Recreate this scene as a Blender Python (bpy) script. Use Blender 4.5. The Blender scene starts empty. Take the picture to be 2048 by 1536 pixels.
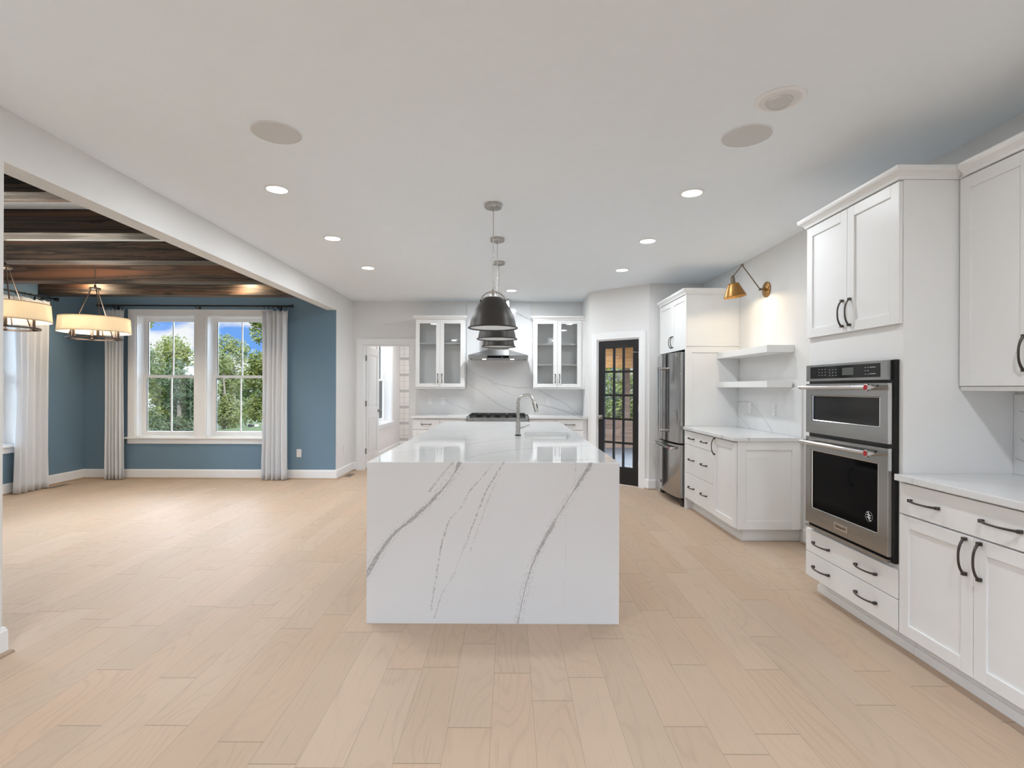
import bpy, bmesh, math, random
from mathutils import Vector, Matrix
R = math.radians
SC = bpy.context.scene
COL = SC.collection
random.seed(7)

# ------------------------------------------------------------------ camera, sky, sun, large lights, exposure
cam_d = bpy.data.cameras.new('camera')
cam = bpy.data.objects.new('camera', cam_d); COL.objects.link(cam)
cam.location = (0, 0, 1.345)
cam.rotation_euler = (math.pi/2, -0.0040, 0)
cam_d.sensor_width = 36.0
cam_d.lens = 1050/2048*36
cam_d.shift_x = 0.00195
cam_d.shift_y = 0.00342
cam_d.clip_end = 300
SC.camera = cam

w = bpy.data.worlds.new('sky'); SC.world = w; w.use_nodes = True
nt = w.node_tree; nt.nodes.clear()
def wn(t, **k):
    n = nt.nodes.new(t)
    for a, b in k.items(): setattr(n, a, b)
    return n
wo = wn('ShaderNodeOutputWorld'); bg = wn('ShaderNodeBackground')
tc = wn('ShaderNodeTexCoord'); mp = wn('ShaderNodeMapping')
mp.inputs['Scale'].default_value = (1, 1, 2.2)
mp.inputs['Location'].default_value = (0.35, 0.1, 0.0)
nz = wn('ShaderNodeTexNoise'); nz.inputs['Scale'].default_value = 7.0; nz.inputs['Detail'].default_value = 6
cr = wn('ShaderNodeValToRGB'); cr.color_ramp.elements[0].position = .50; cr.color_ramp.elements[1].position = .60
mx = wn('ShaderNodeMix', data_type='RGBA')
mx.inputs[6].default_value = (.115, .26, .60, 1)
mx.inputs[7].default_value = (.60, .60, .62, 1)
nt.links.new(tc.outputs['Generated'], mp.inputs['Vector']); nt.links.new(mp.outputs[0], nz.inputs['Vector'])
nt.links.new(nz.outputs['Fac'], cr.inputs[0]); nt.links.new(cr.outputs[0], mx.inputs[0])
mz = wn('ShaderNodeMapRange'); mz.inputs[1].default_value = .13; mz.inputs[2].default_value = .24
sz = wn('ShaderNodeSeparateXYZ'); nt.links.new(tc.outputs['Generated'], sz.inputs[0]); nt.links.new(sz.outputs[2], mz.inputs[0])
mx2 = wn('ShaderNodeMix', data_type='RGBA'); mx2.inputs[7].default_value = (.51, .595, .715, 1)   # pale blue tint put into the unseen higher sky
nt.links.new(mz.outputs[0], mx2.inputs[0]); nt.links.new(mx.outputs[2], mx2.inputs[6])
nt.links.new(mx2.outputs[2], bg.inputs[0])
 
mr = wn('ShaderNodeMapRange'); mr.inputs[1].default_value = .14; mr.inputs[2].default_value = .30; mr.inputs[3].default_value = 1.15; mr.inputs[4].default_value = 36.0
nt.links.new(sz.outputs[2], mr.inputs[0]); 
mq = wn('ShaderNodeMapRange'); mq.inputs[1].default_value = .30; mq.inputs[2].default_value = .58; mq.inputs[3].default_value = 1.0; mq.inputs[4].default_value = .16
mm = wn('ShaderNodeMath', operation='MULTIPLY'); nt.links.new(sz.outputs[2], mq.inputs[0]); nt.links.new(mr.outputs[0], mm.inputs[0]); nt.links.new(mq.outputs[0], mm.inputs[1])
nt.links.new(mm.outputs[0], bg.inputs[1])   # bright band added to the sky above the view, to light the rooms
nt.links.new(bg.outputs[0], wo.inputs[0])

def lamp(name, kind, loc, power, color=(1, 1, 1), rot=(0, 0, 0), **k):
    d = bpy.data.lights.new(name, kind); d.energy = power; d.color = color
    for a, b in k.items(): setattr(d, a, b)
    o = bpy.data.objects.new(name, d); COL.objects.link(o); o.location = loc; o.rotation_euler = rot
    return o
lamp('sun', 'SUN', (0, 0, 20), 2.5, (1, .95, .86), (R(38), R(30), 0), angle=R(1))
vs = SC.view_settings
vs.view_transform = 'Standard'; vs.look = 'None'; vs.exposure = 0.56; vs.gamma = 1.0; vs.use_curve_mapping = False
SC.cycles.use_denoising = True
SC.cycles.diffuse_bounces = 5
SC.cycles.max_bounces = 12
SC.cycles.transparent_max_bounces = 16
SC.cycles.sample_clamp_indirect = 6.0

# ------------------------------------------------------------------ mesh helpers
class Frame:
    """a flat working frame: s runs along the face, t is up, d comes out of the face"""
    def __init__(self, o, s, d):
        self.o, self.s, self.d = Vector(o), Vector(s).normalized(), Vector(d).normalized()
    def p(self, s, t, d): return self.o + self.s*s + self.d*d + Vector((0, 0, t))
W = Frame((0, 0, 0), (1, 0, 0), (0, 1, 0))

class MB:
    def __init__(self): self.v, self.f = [], []
    def add(self, vs_, fs):
        b = len(self.v); self.v += [Vector(q) for q in vs_]; self.f += [[b+i for i in q] for q in fs]; return self
    def box(self, F, s0, s1, t0, t1, d0, d1):
        q = [F.p(s, t, d) for s in (s0, s1) for t in (t0, t1) for d in (d0, d1)]
        return self.add(q, [(0,1,3,2),(4,6,7,5),(0,4,5,1),(2,3,7,6),(0,2,6,4),(1,5,7,3)])
    def xyz(self, x0, x1, y0, y1, z0, z1): return self.box(W, x0, x1, z0, z1, y0, y1)
    def prism(self, pts, z0, z1):
        n = len(pts)
        q = [(x, y, z0) for x, y in pts] + [(x, y, z1) for x, y in pts]
        return self.add(q, [list(range(n))[::-1], list(range(n, 2*n))] + [(i, (i+1) % n, n+(i+1) % n, n+i) for i in range(n)])
    def fprism(self, F, pts, d0, d1):
        n = len(pts)
        q = [F.p(s, t, d0) for s, t in pts] + [F.p(s, t, d1) for s, t in pts]
        return self.add(q, [list(range(n))[::-1], list(range(n, 2*n))] + [(i, (i+1) % n, n+(i+1) % n, n+i) for i in range(n)])
    def tube(self, pts, r, seg=10, closed=False, rr=None):
        pts = [Vector(p) for p in pts]; n = len(pts); rings = []
        up = None
        for i, p in enumerate(pts):
            a = pts[(i-1) % n] if (closed or i > 0) else p
            b = pts[(i+1) % n] if (closed or i < n-1) else p
            t = (b-a).normalized()
            if up is None:
                up = Vector((0, 0, 1)) if abs(t.z) < .9 else Vector((1, 0, 0))
            x = up - t*up.dot(t)
            if x.length < 1e-5: x = t.orthogonal()
            x.normalize(); up = x; y = t.cross(x)
            rad = rr[i] if rr else r
            rings.append([p + (x*math.cos(2*math.pi*k/seg) + y*math.sin(2*math.pi*k/seg))*rad for k in range(seg)])
        vs_ = [q for ring in rings for q in ring]; fs = []
        m = n if closed else n-1
        for i in range(m):
            j = (i+1) % n
            for k in range(seg):
                l = (k+1) % seg
                fs.append((i*seg+k, i*seg+l, j*seg+l, j*seg+k))
        if not closed: fs += [list(range(seg))[::-1], list(range((n-1)*seg, n*seg))]
        return self.add(vs_, fs)
    def lathe(self, prof, c, seg=32, M=None, closed=False):
        """prof: (radius, height) pairs turned about the local z axis at c"""
        c = Vector(c); n = len(prof); vs_ = []
        for r, h in prof:
            for k in range(seg):
                a = 2*math.pi*k/seg
                q = Vector((r*math.cos(a), r*math.sin(a), h))
                vs_.append(c + (M @ q if M else q))
        fs = []
        for i in range(n if closed else n-1):
            j = (i+1) % n
            for k in range(seg):
                l = (k+1) % seg
                fs.append((i*seg+k, i*seg+l, j*seg+l, j*seg+k))
        if not closed:
            if prof[0][0] > 1e-4: fs.append(list(range(seg))[::-1])
            if prof[-1][0] > 1e-4: fs.append(list(range((n-1)*seg, n*seg)))
        return self.add(vs_, fs)
    def sweep(self, path, prof, side=1):
        """sweep a closed (out, z) profile along a horizontal path with mitred corners"""
        P = [Vector((x, y, 0)) for x, y in path]; n = len(P); m = len(prof); vs_ = []
        for i in range(n):
            a = (P[i]-P[i-1]).normalized() if i > 0 else (P[1]-P[0]).normalized()
            b = (P[i+1]-P[i]).normalized() if i < n-1 else a
            na = Vector((a.y, -a.x, 0))*side; nb = Vector((b.y, -b.x, 0))*side
            nn = (na+nb); nn = nn/(nn.length**2)*2 if nn.length > 1e-6 else na
            for o_, z in prof: vs_.append(P[i] + nn*o_ + Vector((0, 0, z)))
        fs = [(i*m+k, i*m+(k+1) % m, (i+1)*m+(k+1) % m, (i+1)*m+k) for i in range(n-1) for k in range(m)]
        fs += [list(range(m))[::-1], list(range((n-1)*m, n*m))]
        return self.add(vs_, fs)
    def sphere(self, c, r, seg=16, sz=1.0):
        return self.lathe([(max(1e-5, r*math.cos(a)), r*sz*math.sin(a)) for a in [(-.5+i/10)*math.pi for i in range(11)]], c, seg)

ORG = {}
def obj(name, mb, mat, parent=None, bevel=0.0, smooth=False, label=None, loc=None, angle=38, kind=None):
    org = ORG[parent.name] if parent is not None else Vector(loc or (0, 0, 0))
    me = bpy.data.meshes.new(name)
    me.from_pydata([tuple(q-org) for q in mb.v], [], mb.f)
    bm = bmesh.new(); bm.from_mesh(me)
    bmesh.ops.recalc_face_normals(bm, faces=bm.faces); bm.to_mesh(me); bm.free()
    if smooth:
        me.polygons.foreach_set('use_smooth', [True]*len(me.polygons)); me.set_sharp_from_angle(angle=R(angle))
    me.materials.append(mat)
    o = bpy.data.objects.new(name, me); COL.objects.link(o)
    if parent is not None: o.parent = parent
    else: o.location = org
    ORG[o.name] = org
    if bevel:
        b = o.modifiers.new('edge', 'BEVEL'); b.width = bevel; b.segments = 2; b.limit_method = 'ANGLE'; b.angle_limit = R(50)
    if label: o['label'] = label
    if kind: o['kind'] = kind
    return o
def tag(o, label, cat, group=None, kind=None):
    o['label'] = label; o['category'] = cat
    if group: o['group'] = group
    if kind: o['kind'] = kind
    return o
def thing(name, label, cat, loc=(0, 0, 0), group=None, kind=None):
    o = bpy.data.objects.new(name, None); COL.objects.link(o); o.location = loc; o.empty_display_size = .1
    ORG[o.name] = Vector(loc)
    return tag(o, label, cat, group, kind)
def struct(name, mb, mat, label, cat, **k):
    return tag(obj(name, mb, mat, **k), label, cat, None, 'structure')

# ------------------------------------------------------------------ materials
class Mat:
    def __init__(self, name, color=(.8, .8, .8), rough=.5, metal=0.0, spec=.5):
        self.m = bpy.data.materials.new(name); self.m.use_nodes = True
        self.t = self.m.node_tree; self.b = self.t.nodes['Principled BSDF']
        self.b.inputs['Base Color'].default_value = (*color, 1)
        self.b.inputs['Roughness'].default_value = rough
        self.b.inputs['Metallic'].default_value = metal
        self.b.inputs['Specular IOR Level'].default_value = spec
    def n(self, typ, ins=None, **k):
        n = self.t.nodes.new('ShaderNode'+typ)
        for a, b in k.items(): setattr(n, a, b)
        for a, b in (ins or {}).items(): self.put(n.inputs[a], b)
        return n
    def put(self, sock, val):
        if isinstance(val, bpy.types.NodeSocket): self.t.links.new(val, sock)
        elif isinstance(val, bpy.types.Node): self.t.links.new(val.outputs[0], sock)
        else: sock.default_value = val
    def math(self, op, a, b=0.0, c=0.0, clamp=False):
        n = self.n('Math', operation=op); n.use_clamp = clamp
        self.put(n.inputs[0], a); self.put(n.inputs[1], b); self.put(n.inputs[2], c)
        return n.outputs[0]
    def pos(self):
        if not hasattr(self, '_p'):
            g = self.n('NewGeometry'); s = self.n('SeparateXYZ', {0: g.outputs['Position']})
            self._p = (g.outputs['Position'], s.outputs[0], s.outputs[1], s.outputs[2])
        return self._p
    def noise(self, scale=5.0, detail=3.0, vec=None, stretch=None, rough=.5, w=None):
        v = vec if vec is not None else self.pos()[0]
        if stretch:
            mpn = self.n('Mapping', {0: v}); mpn.inputs['Scale'].default_value = stretch; v = mpn.outputs[0]
        n = self.n('TexNoise', {'Vector': v, 'Scale': scale, 'Detail': detail, 'Roughness': rough})
        return n.outputs[0]
    def mixc(self, f, a, b, mode='MIX'):
        n = self.n('Mix', data_type='RGBA', blend_type=mode)
        for i, v in ((0, f), (6, a), (7, b)):
            self.put(n.inputs[i], (*v, 1) if isinstance(v, tuple) and len(v) == 3 else v)
        return n.outputs[2]
    def ramp(self, f, lo, hi, a=0.0, b=1.0, smooth=True):
        n = self.n('MapRange', {0: f, 1: lo, 2: hi, 3: a, 4: b})
        if smooth: n.interpolation_type = 'SMOOTHSTEP'
        return n.outputs[0]
    def bump(self, h, dist=.001, strength=.3):
        n = self.n('Bump', {'Height': h, 'Distance': dist, 'Strength': strength})
        self.t.links.new(n.outputs[0], self.b.inputs['Normal'])
    def set(self, k, v): self.put(self.b.inputs[k], (*v, 1) if isinstance(v, tuple) and len(v) == 3 else v)
    def paint(self, color, amt=.02, scale=9):
        f = self.noise(scale, 2)
        self.set('Base Color', self.mixc(f, tuple(c*(1-amt) for c in color), tuple(min(1, c*(1+amt)) for c in color)))
        return self

def paint(name, color, rough=.55, amt=.015, spec=.4): return Mat(name, color, rough, 0, spec).paint(color, amt)
M_wall = paint('wall_paint', (.80, .795, .785), .75).m
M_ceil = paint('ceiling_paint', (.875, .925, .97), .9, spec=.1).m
M_trim = paint('white_trim', (.88, .885, .89), .4).m
M_cab = paint('cabinet_white', (.85, .85, .845), .38).m
M_blue = paint('blue_paint', (.165, .26, .345), .6).m
M_pink = paint('warm_white_paint', (.77, .745, .73), .7).m
M_shoe = paint('shoe_moulding_oak', (.42, .31, .22), .5, .12).m
M_plastic = paint('white_plastic', (.84, .84, .84), .3).m
M_ceramic = paint('white_fireclay', (.86, .86, .85), .12).m
M_black = paint('black_gap', (.006, .006, .006), .35).m
M_blackdoor = paint('black_door_paint', (.012, .011, .011), .4).m
M_iron = paint('cast_iron', (.012, .012, .013), .55).m
M_rod = paint('black_rod_metal', (.012, .015, .018), .4).m
M_glassblack = paint('black_oven_glass', (.003, .003, .0035), .05, .0, .06).m
M_smoke = paint('dark_display_glass', (.012, .0125, .013), .08, .0, .28).m
M_display = paint('grey_display', (.11, .12, .11), .2).m
M_mark = paint('pale_panel_marks', (.42, .42, .42), .5).m
M_emblem = paint('white_emblem', (.75, .75, .75), .4).m
M_red = paint('red_enamel', (.45, .02, .035), .25).m
M_speaker = paint('speaker_grille', (.66, .66, .655), .85).m
M_hinge = paint('hinge_nickel', (.28, .27, .26), .4).m

def metal(name, color, rough, stretch, amt=.25):
    a = Mat(name, color, rough, 1.0)
    f = a.noise(60, 2, stretch=stretch)
    a.set('Roughness', a.ramp(f, .2, .8, rough*(1-amt), rough*(1+amt)))
    a.set('Base Color', a.mixc(f, tuple(c*.93 for c in color), color))
    return a.m
M_steel = metal('brushed_steel', (.42, .42, .415), .2, (1, 1, 24), .1)
M_steel_v = metal('brushed_steel_fridge', (.42, .415, .41), .15, (10, 10, .4), .12)
M_chrome = metal('polished_handle', (.72, .71, .70), .14, (1, 1, 1))
M_nickel = metal('brushed_nickel', (.55, .53, .50), .3, (1, 1, 1))
M_bronze = metal('dark_bronze_pull', (.105, .092, .085), .34, (1, 1, 1))
M_shade = Mat('charcoal_shade', (.042, .038, .035), .42, .55).paint((.058, .053, .049), .06).m
M_lining = metal('silver_lining', (.72, .71, .69), .45, (1, 1, 1))
M_chand = metal('aged_bronze', (.13, .10, .085), .4, (1, 1, 1))
M_brass = metal('antique_brass', (.40, .215, .075), .36, (1, 1, 1))
M_darkbrass = metal('dark_brass', (.23, .19, .14), .35, (1, 1, 1))
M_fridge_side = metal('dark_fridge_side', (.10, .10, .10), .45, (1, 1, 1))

def emis(name, color, s):
    a = Mat(name, (.9, .9, .9), .5)
    a.set('Emission Color', color); a.b.inputs['Emission Strength'].default_value = s
    return a.m
M_lens = emis('lit_lens', (1, .985, .95), 6.0)
M_bulb = emis('lit_bulb', (1, .80, .50), 9.0)
M_hoodlens = emis('hood_lens', (1, .95, .85), 5.0)

def glass(name, tint=(1, 1, 1), f0=.5):
    a = Mat(name); a.t.nodes.remove(a.b)
    fr = a.n('Fresnel', {'IOR': 1.45}); g = a.n('BsdfGlossy', {'Color': (.95, .96, .96, 1), 'Roughness': 0.02}); tr = a.n('BsdfTransparent', {'Color': (*tint, 1)})
    fac = a.math('MULTIPLY', fr.outputs[0], f0*2)
    m = a.n('MixShader', {0: fac, 1: tr.outputs[0], 2: g.outputs[0]})
    a.t.links.new(m.outputs[0], a.t.nodes['Material Output'].inputs[0])
    return a.m
M_glass = glass('clear_glass', (.97, .985, .98))
M_cabglass = glass('cabinet_glass', (.98, .985, .985), .45)

def fabric():
    a = Mat('curtain_linen', (.80, .80, .80), .9, 0, .1)
    f = a.noise(180, 2, stretch=(1, 1, 8)); col = a.mixc(f, (.87, .89, .925), (.91, .93, .955))
    a.set('Base Color', col); a.bump(f, .0006, .2)
    tr = a.n('BsdfTranslucent', {'Color': col}); ms = a.n('MixShader', {0: .22, 1: a.b.outputs[0], 2: tr.outputs[0]})
    a.t.links.new(ms.outputs[0], a.t.nodes['Material Output'].inputs[0])
    return a.m
M_curtain = fabric()
def lampshade():
    a = Mat('linen_lampshade', (.80, .74, .62), .9, 0, .1)
    f = a.noise(220, 2); col = a.mixc(f, (.78, .70, .57), (.86, .79, .67))
    a.set('Base Color', col)
    tr = a.n('BsdfTranslucent', {'Color': col}); ms = a.n('MixShader', {0: .5, 1: a.b.outputs[0], 2: tr.outputs[0]})
    a.t.links.new(ms.outputs[0], a.t.nodes['Material Output'].inputs[0])
    return a.m
M_linen = lampshade()

def wood_floor():
    a = Mat('oak_plank_floor', (.5, .4, .3), .5, 0, .014)
    P, x, y, z = a.pos()
    wd = .1715
    u = a.math('DIVIDE', a.math('SUBTRACT', x, .102), wd)
    row = a.math('FLOOR', u); fu = a.math('SUBTRACT', u, row)
    rn = a.n('TexWhiteNoise', {'W': row}, noise_dimensions='1D').outputs[0]
    rn2 = a.n('TexWhiteNoise', {'W': a.math('ADD', row, 41.7)}, noise_dimensions='1D').outputs[0]
    ln = a.math('MULTIPLY_ADD', rn, .75, .62)
    v = a.math('ADD', a.math('DIVIDE', y, ln), a.math('MULTIPLY', rn2, 7.0))
    seg = a.math('FLOOR', v); fv = a.math('SUBTRACT', v, seg)
    cid = a.n('CombineXYZ', {0: row, 1: seg, 2: 3.1})
    wnz = a.n('TexWhiteNoise', {'Vector': cid.outputs[0]}, noise_dimensions='3D')
    idv = wnz.outputs[0]; idc = wnz.outputs[1]
    # joints
    du = a.math('MULTIPLY', a.math('MINIMUM', fu, a.math('SUBTRACT', 1.0, fu)), wd)
    dv = a.math('MULTIPLY', a.math('MINIMUM', fv, a.math('SUBTRACT', 1.0, fv)), ln)
    ju = a.ramp(du, .0006, .0020, 1, 0); jv = a.ramp(dv, .0010, .0030, 1, 0)
    joint = a.math('MAXIMUM', a.math('MULTIPLY', ju, .34), a.math('MULTIPLY', jv, .62))
    # grain, shifted plank by plank
    sh = a.n('VectorMath', {0: idc, 1: (37.0, 23.0, 11.0)}, operation='MULTIPLY').outputs[0]
    gp = a.n('VectorMath', {0: P, 1: sh}, operation='ADD').outputs[0]
    warp = a.noise(1.0, 2, vec=gp, stretch=(2.2, .55, 1))
    fine = a.noise(1.0, 3, vec=gp, stretch=(120, 3.2, 1), rough=.6)
    rings = a.math('FRACT', a.math('MULTIPLY', a.math('ADD', warp, a.math('MULTIPLY', fine, .012)), 26.0))
    ring = a.ramp(a.math('ABSOLUTE', a.math('SUBTRACT', rings, .5)), .28, .5, 0, 1)
    ring = a.math('MULTIPLY', ring, a.ramp(a.noise(1.0, 2, vec=gp, stretch=(5, .8, 1)), .35, .65, .15, 1))
    pores = a.ramp(fine, .56, .75, 0, 1)
    tone = a.mixc(idv, (.525, .408, .308), (.585, .454, .348))
    tone = a.mixc(a.math('MULTIPLY', wnz.outputs[1], .35), tone, (.55, .36, .24))
    tone = a.mixc(a.math('MULTIPLY', ring, .23), tone, (.36, .27, .20))
    tone = a.mixc(a.math('MULTIPLY', pores, .34), tone, (.33, .25, .19))
    tone = a.mixc(joint, tone, (.20, .15, .11))
    a.set('Base Color', tone)
    a.set('Roughness', a.math('MULTIPLY_ADD', fine, .14, .42))
    a.bump(a.math('SUBTRACT', a.math('MULTIPLY', fine, .15), joint), .0012, .35)
    return a.m
M_floor = wood_floor()

def wood(name, c0, c1, c2, stretch, rough=.35, spec=.5, knots=True):
    a = Mat(name, c0, rough, 0, spec)
    g = a.noise(1.0, 5, stretch=stretch, rough=.65)
    wv = a.noise(1.0, 2, stretch=tuple(s*.22 for s in stretch))
    r = a.math('FRACT', a.math('MULTIPLY', a.math('MULTIPLY_ADD', g, .25, wv), 9.0))
    col = a.mixc(a.ramp(r, .1, .9), c0, c1)
    col = a.mixc(a.ramp(wv, .5, .72), col, c2)
    if knots:
        k = a.n('TexVoronoi', {'Vector': a.n('Mapping', {0: a.pos()[0], 'Scale': (1.1, 2.5, 5)}).outputs[0], 'Scale': 1.0}).outputs[0]
        col = a.mixc(a.ramp(k, .03, .12, 1, 0), col, tuple(c*.25 for c in c0))
    a.set('Base Color', col); a.bump(g, .002, .4)
    a.set('Roughness', a.ramp(g, .3, .7, rough*.8, rough*1.25))
    return a.m
M_beam = wood('dark_stained_beam', (.018, .014, .012), (.085, .054, .038), (.20, .085, .042), (1.4, 16, 30), .5, .4)
M_bark = wood('tree_bark', (.09, .07, .055), (.16, .13, .10), (.12, .10, .08), (9, 9, 2), .9, .1, False)
M_cedar = wood('cedar_boards', (.42, .20, .07), (.56, .29, .11), (.50, .24, .08), (2, 2, 22), .6, .2, False)
M_brownwall = wood('brown_boards', (.10, .06, .04), (.15, .09, .06), (.12, .07, .05), (1, 1, 14), .6, .2, False)
M_deck = wood('grey_blue_deck', (.045, .048, .054), (.065, .068, .075), (.055, .058, .064), (1, 12, 1), .45, .3, False)

def quartz(name, ax, veins, lo, hi, base=(.775, .78, .785), rough=.10, faint=True):
    """white quartz; veins are (points [(t, s)], half width, strength) with s a function of t; ax = (s axis, t axis)"""
    a = Mat(name, base, rough, 0, .5)
    P = a.pos(); s, t = P[1+ax[0]], P[1+ax[1]]
    wob = a.math('ADD', a.math('MULTIPLY', a.math('SUBTRACT', a.noise(28, 4), .5), .012), a.math('MULTIPLY', a.math('SUBTRACT', a.noise(150, 2), .5), .005))
    s = a.math('ADD', s, wob)
    tn = a.math('DIVIDE', a.math('SUBTRACT', t, lo), hi-lo)
    tot = None
    brk = a.noise(70, 3); brk2h = a.noise(40, 3); speck = a.noise(160, 2)
    for i, (pts, hw, st) in enumerate(veins):
        pts = sorted(pts); ss = [q[1] for q in pts]; s0, s1 = min(ss)-.01, max(ss)+.01
        n = a.n('FloatCurve', {1: tn}); c = n.mapping.curves[0]
        norm = [((q[0]-lo)/(hi-lo), (q[1]-s0)/(s1-s0)) for q in pts]
        while len(c.points) < len(norm): c.points.new(.5, .5)
        for p_, q in zip(c.points, norm): p_.location = q; p_.handle_type = 'AUTO'
        n.mapping.use_clip = False; n.mapping.update()
        sv = a.math('MULTIPLY_ADD', n.outputs[0], s1-s0, s0)
        d = a.math('ABSOLUTE', a.math('SUBTRACT', s, sv))
        # slope compensation so a shallow vein keeps its width
        L = sum(math.hypot(pts[k+1][0]-pts[k][0], pts[k+1][1]-pts[k][1]) for k in range(len(pts)-1))
        k_ = L/max(1e-3, abs(pts[-1][0]-pts[0][0]))
        wv = a.math('MULTIPLY', a.ramp(a.noise(5.0, 2, vec=a.n('VectorMath', {0: P[0], 1: (i*3.7, i*1.9, i*2.3)}, operation='ADD').outputs[0]), .32, .66, .30, 1.5), hw*k_)
        core = a.ramp(a.math('DIVIDE', d, wv), .55, 1.0, 1, 0)
        # hairline strands beside the core, broken into dashes
        hair = None
        for kk, of in enumerate((1.05, 2.0) if hw > .004 else (1.6,)):
            off = a.math('ABSOLUTE', a.math('SUBTRACT', d, hw*k_*of))
            h_ = a.math('MULTIPLY', a.ramp(off, .0007*k_, .0024*k_, 1, 0), a.ramp(brk if kk % 2 else brk2h, .47, .56, 0, .6))
            hair = h_ if hair is None else a.math('MAXIMUM', hair, h_)
        inside = a.math('MULTIPLY', core, a.ramp(speck, .36, .52, .25, 1))
        g = a.math('MULTIPLY', a.math('MAXIMUM', inside, hair), st)
        e = a.math('MULTIPLY', a.math('GREATER_THAN', tn, norm[0][0]-.002), a.math('LESS_THAN', tn, norm[-1][0]+.002))
        g = a.math('MULTIPLY', g, e)
        if hw < .004: g = a.math('MULTIPLY', g, a.ramp(brk, .42, .52, .15, 1))
        tot = g if tot is None else a.math('MAXIMUM', tot, g)
    col = a.mixc(a.ramp(a.noise(2.0, 3), .35, .7), base, tuple(c*.975 for c in base))
    if tot is not None: col = a.mixc(tot, col, (.27, .268, .262))
    a.set('Base Color', col)
    return a.m
def sw(p): return [(b, c) for c, b in p]
VA = [(-.282, .93), (-.32, .849), (-.362, .79), (-.405, .738), (-.481, .661), (-.566, .584), (-.659, .507), (-.735, .405), (-.778, .336), (-.811, .277), (-.86, .2)]
M_qfront = quartz('quartz_island_front', (0, 2), [
    (sw(VA), .0115, .75),
    (sw([(-.312, .93), (-.397, .832), (-.456, .751)]), .004, .7),
    (sw([(-.085, .93), (-.158, .833), (-.226, .756), (-.285, .649), (-.344, .585), (-.37, .509), (-.395, .406), (-.411, .295), (-.428, .193), (-.444, .074)]), .0032, .75),
    (sw([(-.025, .93), (-.082, .842), (-.141, .74), (-.174, .654), (-.225, .518), (-.259, .424), (-.292, .347), (-.326, .262), (-.377, .176), (-.427, .031)]), .0031, .75),
    (sw([(-.056, .851), (-.115, .723), (-.174, .552), (-.224, .407)]), .002, .45),
    (sw([(.468, .93), (.421, .844), (.353, .742), (.285, .631), (.193, .469), (.142, .366), (.1, .238), (.075, .136), (.05, 0.0)]), .0110, .75),
    (sw([(.374, .93), (.372, .86), (.37, .81)]), .0022, .4),
    (sw([(.32, .622), (.317, .282), (.305, .111)]), .0014, .22)], 0, .93, rough=.16)
M_qtop = quartz('quartz_worktop', (1, 0), [
    ([(-.83, 3.35), (-.45, 3.7), (-.1, 4.25), (.3, 4.5), (.66, 4.55)], .006, .6),
    ([(-.83, 3.9), (-.5, 4.25), (-.2, 4.3), (.1, 4.9)], .005, .5),
    ([(-.3, 3.0), (-.1, 3.45), (.25, 3.75), (.66, 3.9)], .0055, .55),
    ([(.2, 3.1), (.45, 3.12), (.66, 3.35)], .007, .7),
    ([(-.83, 5.2), (-.4, 5.35), (.0, 6.0), (.2, 6.5)], .007, .5)], -.9, .7, rough=.045)
RV = [([(-1.466, 1.314), (-1.32, 1.271), (-1.174, 1.213), (-1.101, 1.185), (-.911, 1.069), (-.795, 1.026), (-.605, .925)], .004, .42),
    ([(-.696, 1.71), (-.594, 1.58), (-.448, 1.508), (-.331, 1.465), (-.229, 1.407), (-.01, 1.364), (.135, 1.343), (.36, 1.344)], .006, .42),
    ([(-.72, 1.43), (-.563, 1.333), (-.374, 1.203), (-.184, 1.072), (-.038, 1.0), (.108, .957)], .0055, .48),
    ([(-.154, .985), (-.023, .913)], .004, .4),
    ([(-.302, 1.407), (-.156, 1.32), (-.01, 1.248), (.107, 1.205), (.282, 1.162)], .004, .34),
    ([(.45, 1.325), (.645, 1.207), (.864, 1.106), (1.01, .991), (1.113, .904)], .005, .48),
    ([(.40, 1.085), (.646, 1.033), (.836, .983), (.982, .932), (1.098, .889)], .0065, .6),
    ([(-.1, 2.69), (.0, 2.61), (.13, 2.53), (.36, 2.42)], .008, .6),
    ([(.0, 2.30), (.2, 2.18), (.36, 2.06)], .003, .3)]
M_qrange = quartz('quartz_range_splash', (2, 0), RV, -1.5, 1.2, rough=.09)
M_qnook = quartz('quartz_nook_splash', (2, 1), [
    ([(5.90, 1.19), (5.615, 1.199), (5.436, 1.136), (5.24, 1.027), (5.083, .92)], .005, .5),
    ([(5.90, 1.059), (5.706, .984), (5.521, .907)], .004, .42)], 4.5, 5.92, rough=.12)
M_qcounter = quartz('quartz_counter', (1, 0), [
    ([(1.94, 5.62), (2.1, 5.35), (2.35, 5.1), (2.57, 4.85)], .005, .4),
    ([(1.94, 4.80), (2.05, 4.62), (2.1, 4.5)], .007, .6),
    ([(1.9, 2.55), (2.2, 2.4), (2.57, 1.9)], .003, .28),
    ([(2.1, 2.65), (2.35, 2.5), (2.57, 2.38)], .004, .3)], 1.9, 2.6, rough=.12)
M_qright = quartz('quartz_right_splash', (1, 2), [
    ([(.9, 2.30), (1.02, 2.5), (1.10, 2.62)], .003, .6), ([(1.15, 2.2), (1.22, 2.45), (1.30, 2.6)], .003, .6),
    ([(1.20, 2.2), (1.26, 2.45), (1.34, 2.62)], .003, .55), ([(1.1, 2.25), (1.17, 2.45), (1.24, 2.62)], .002, .5),
    ([(.92, 2.4), (.97, 2.55), (1.0, 2.64)], .003, .6)], .9, 1.4, rough=.12)

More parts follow.
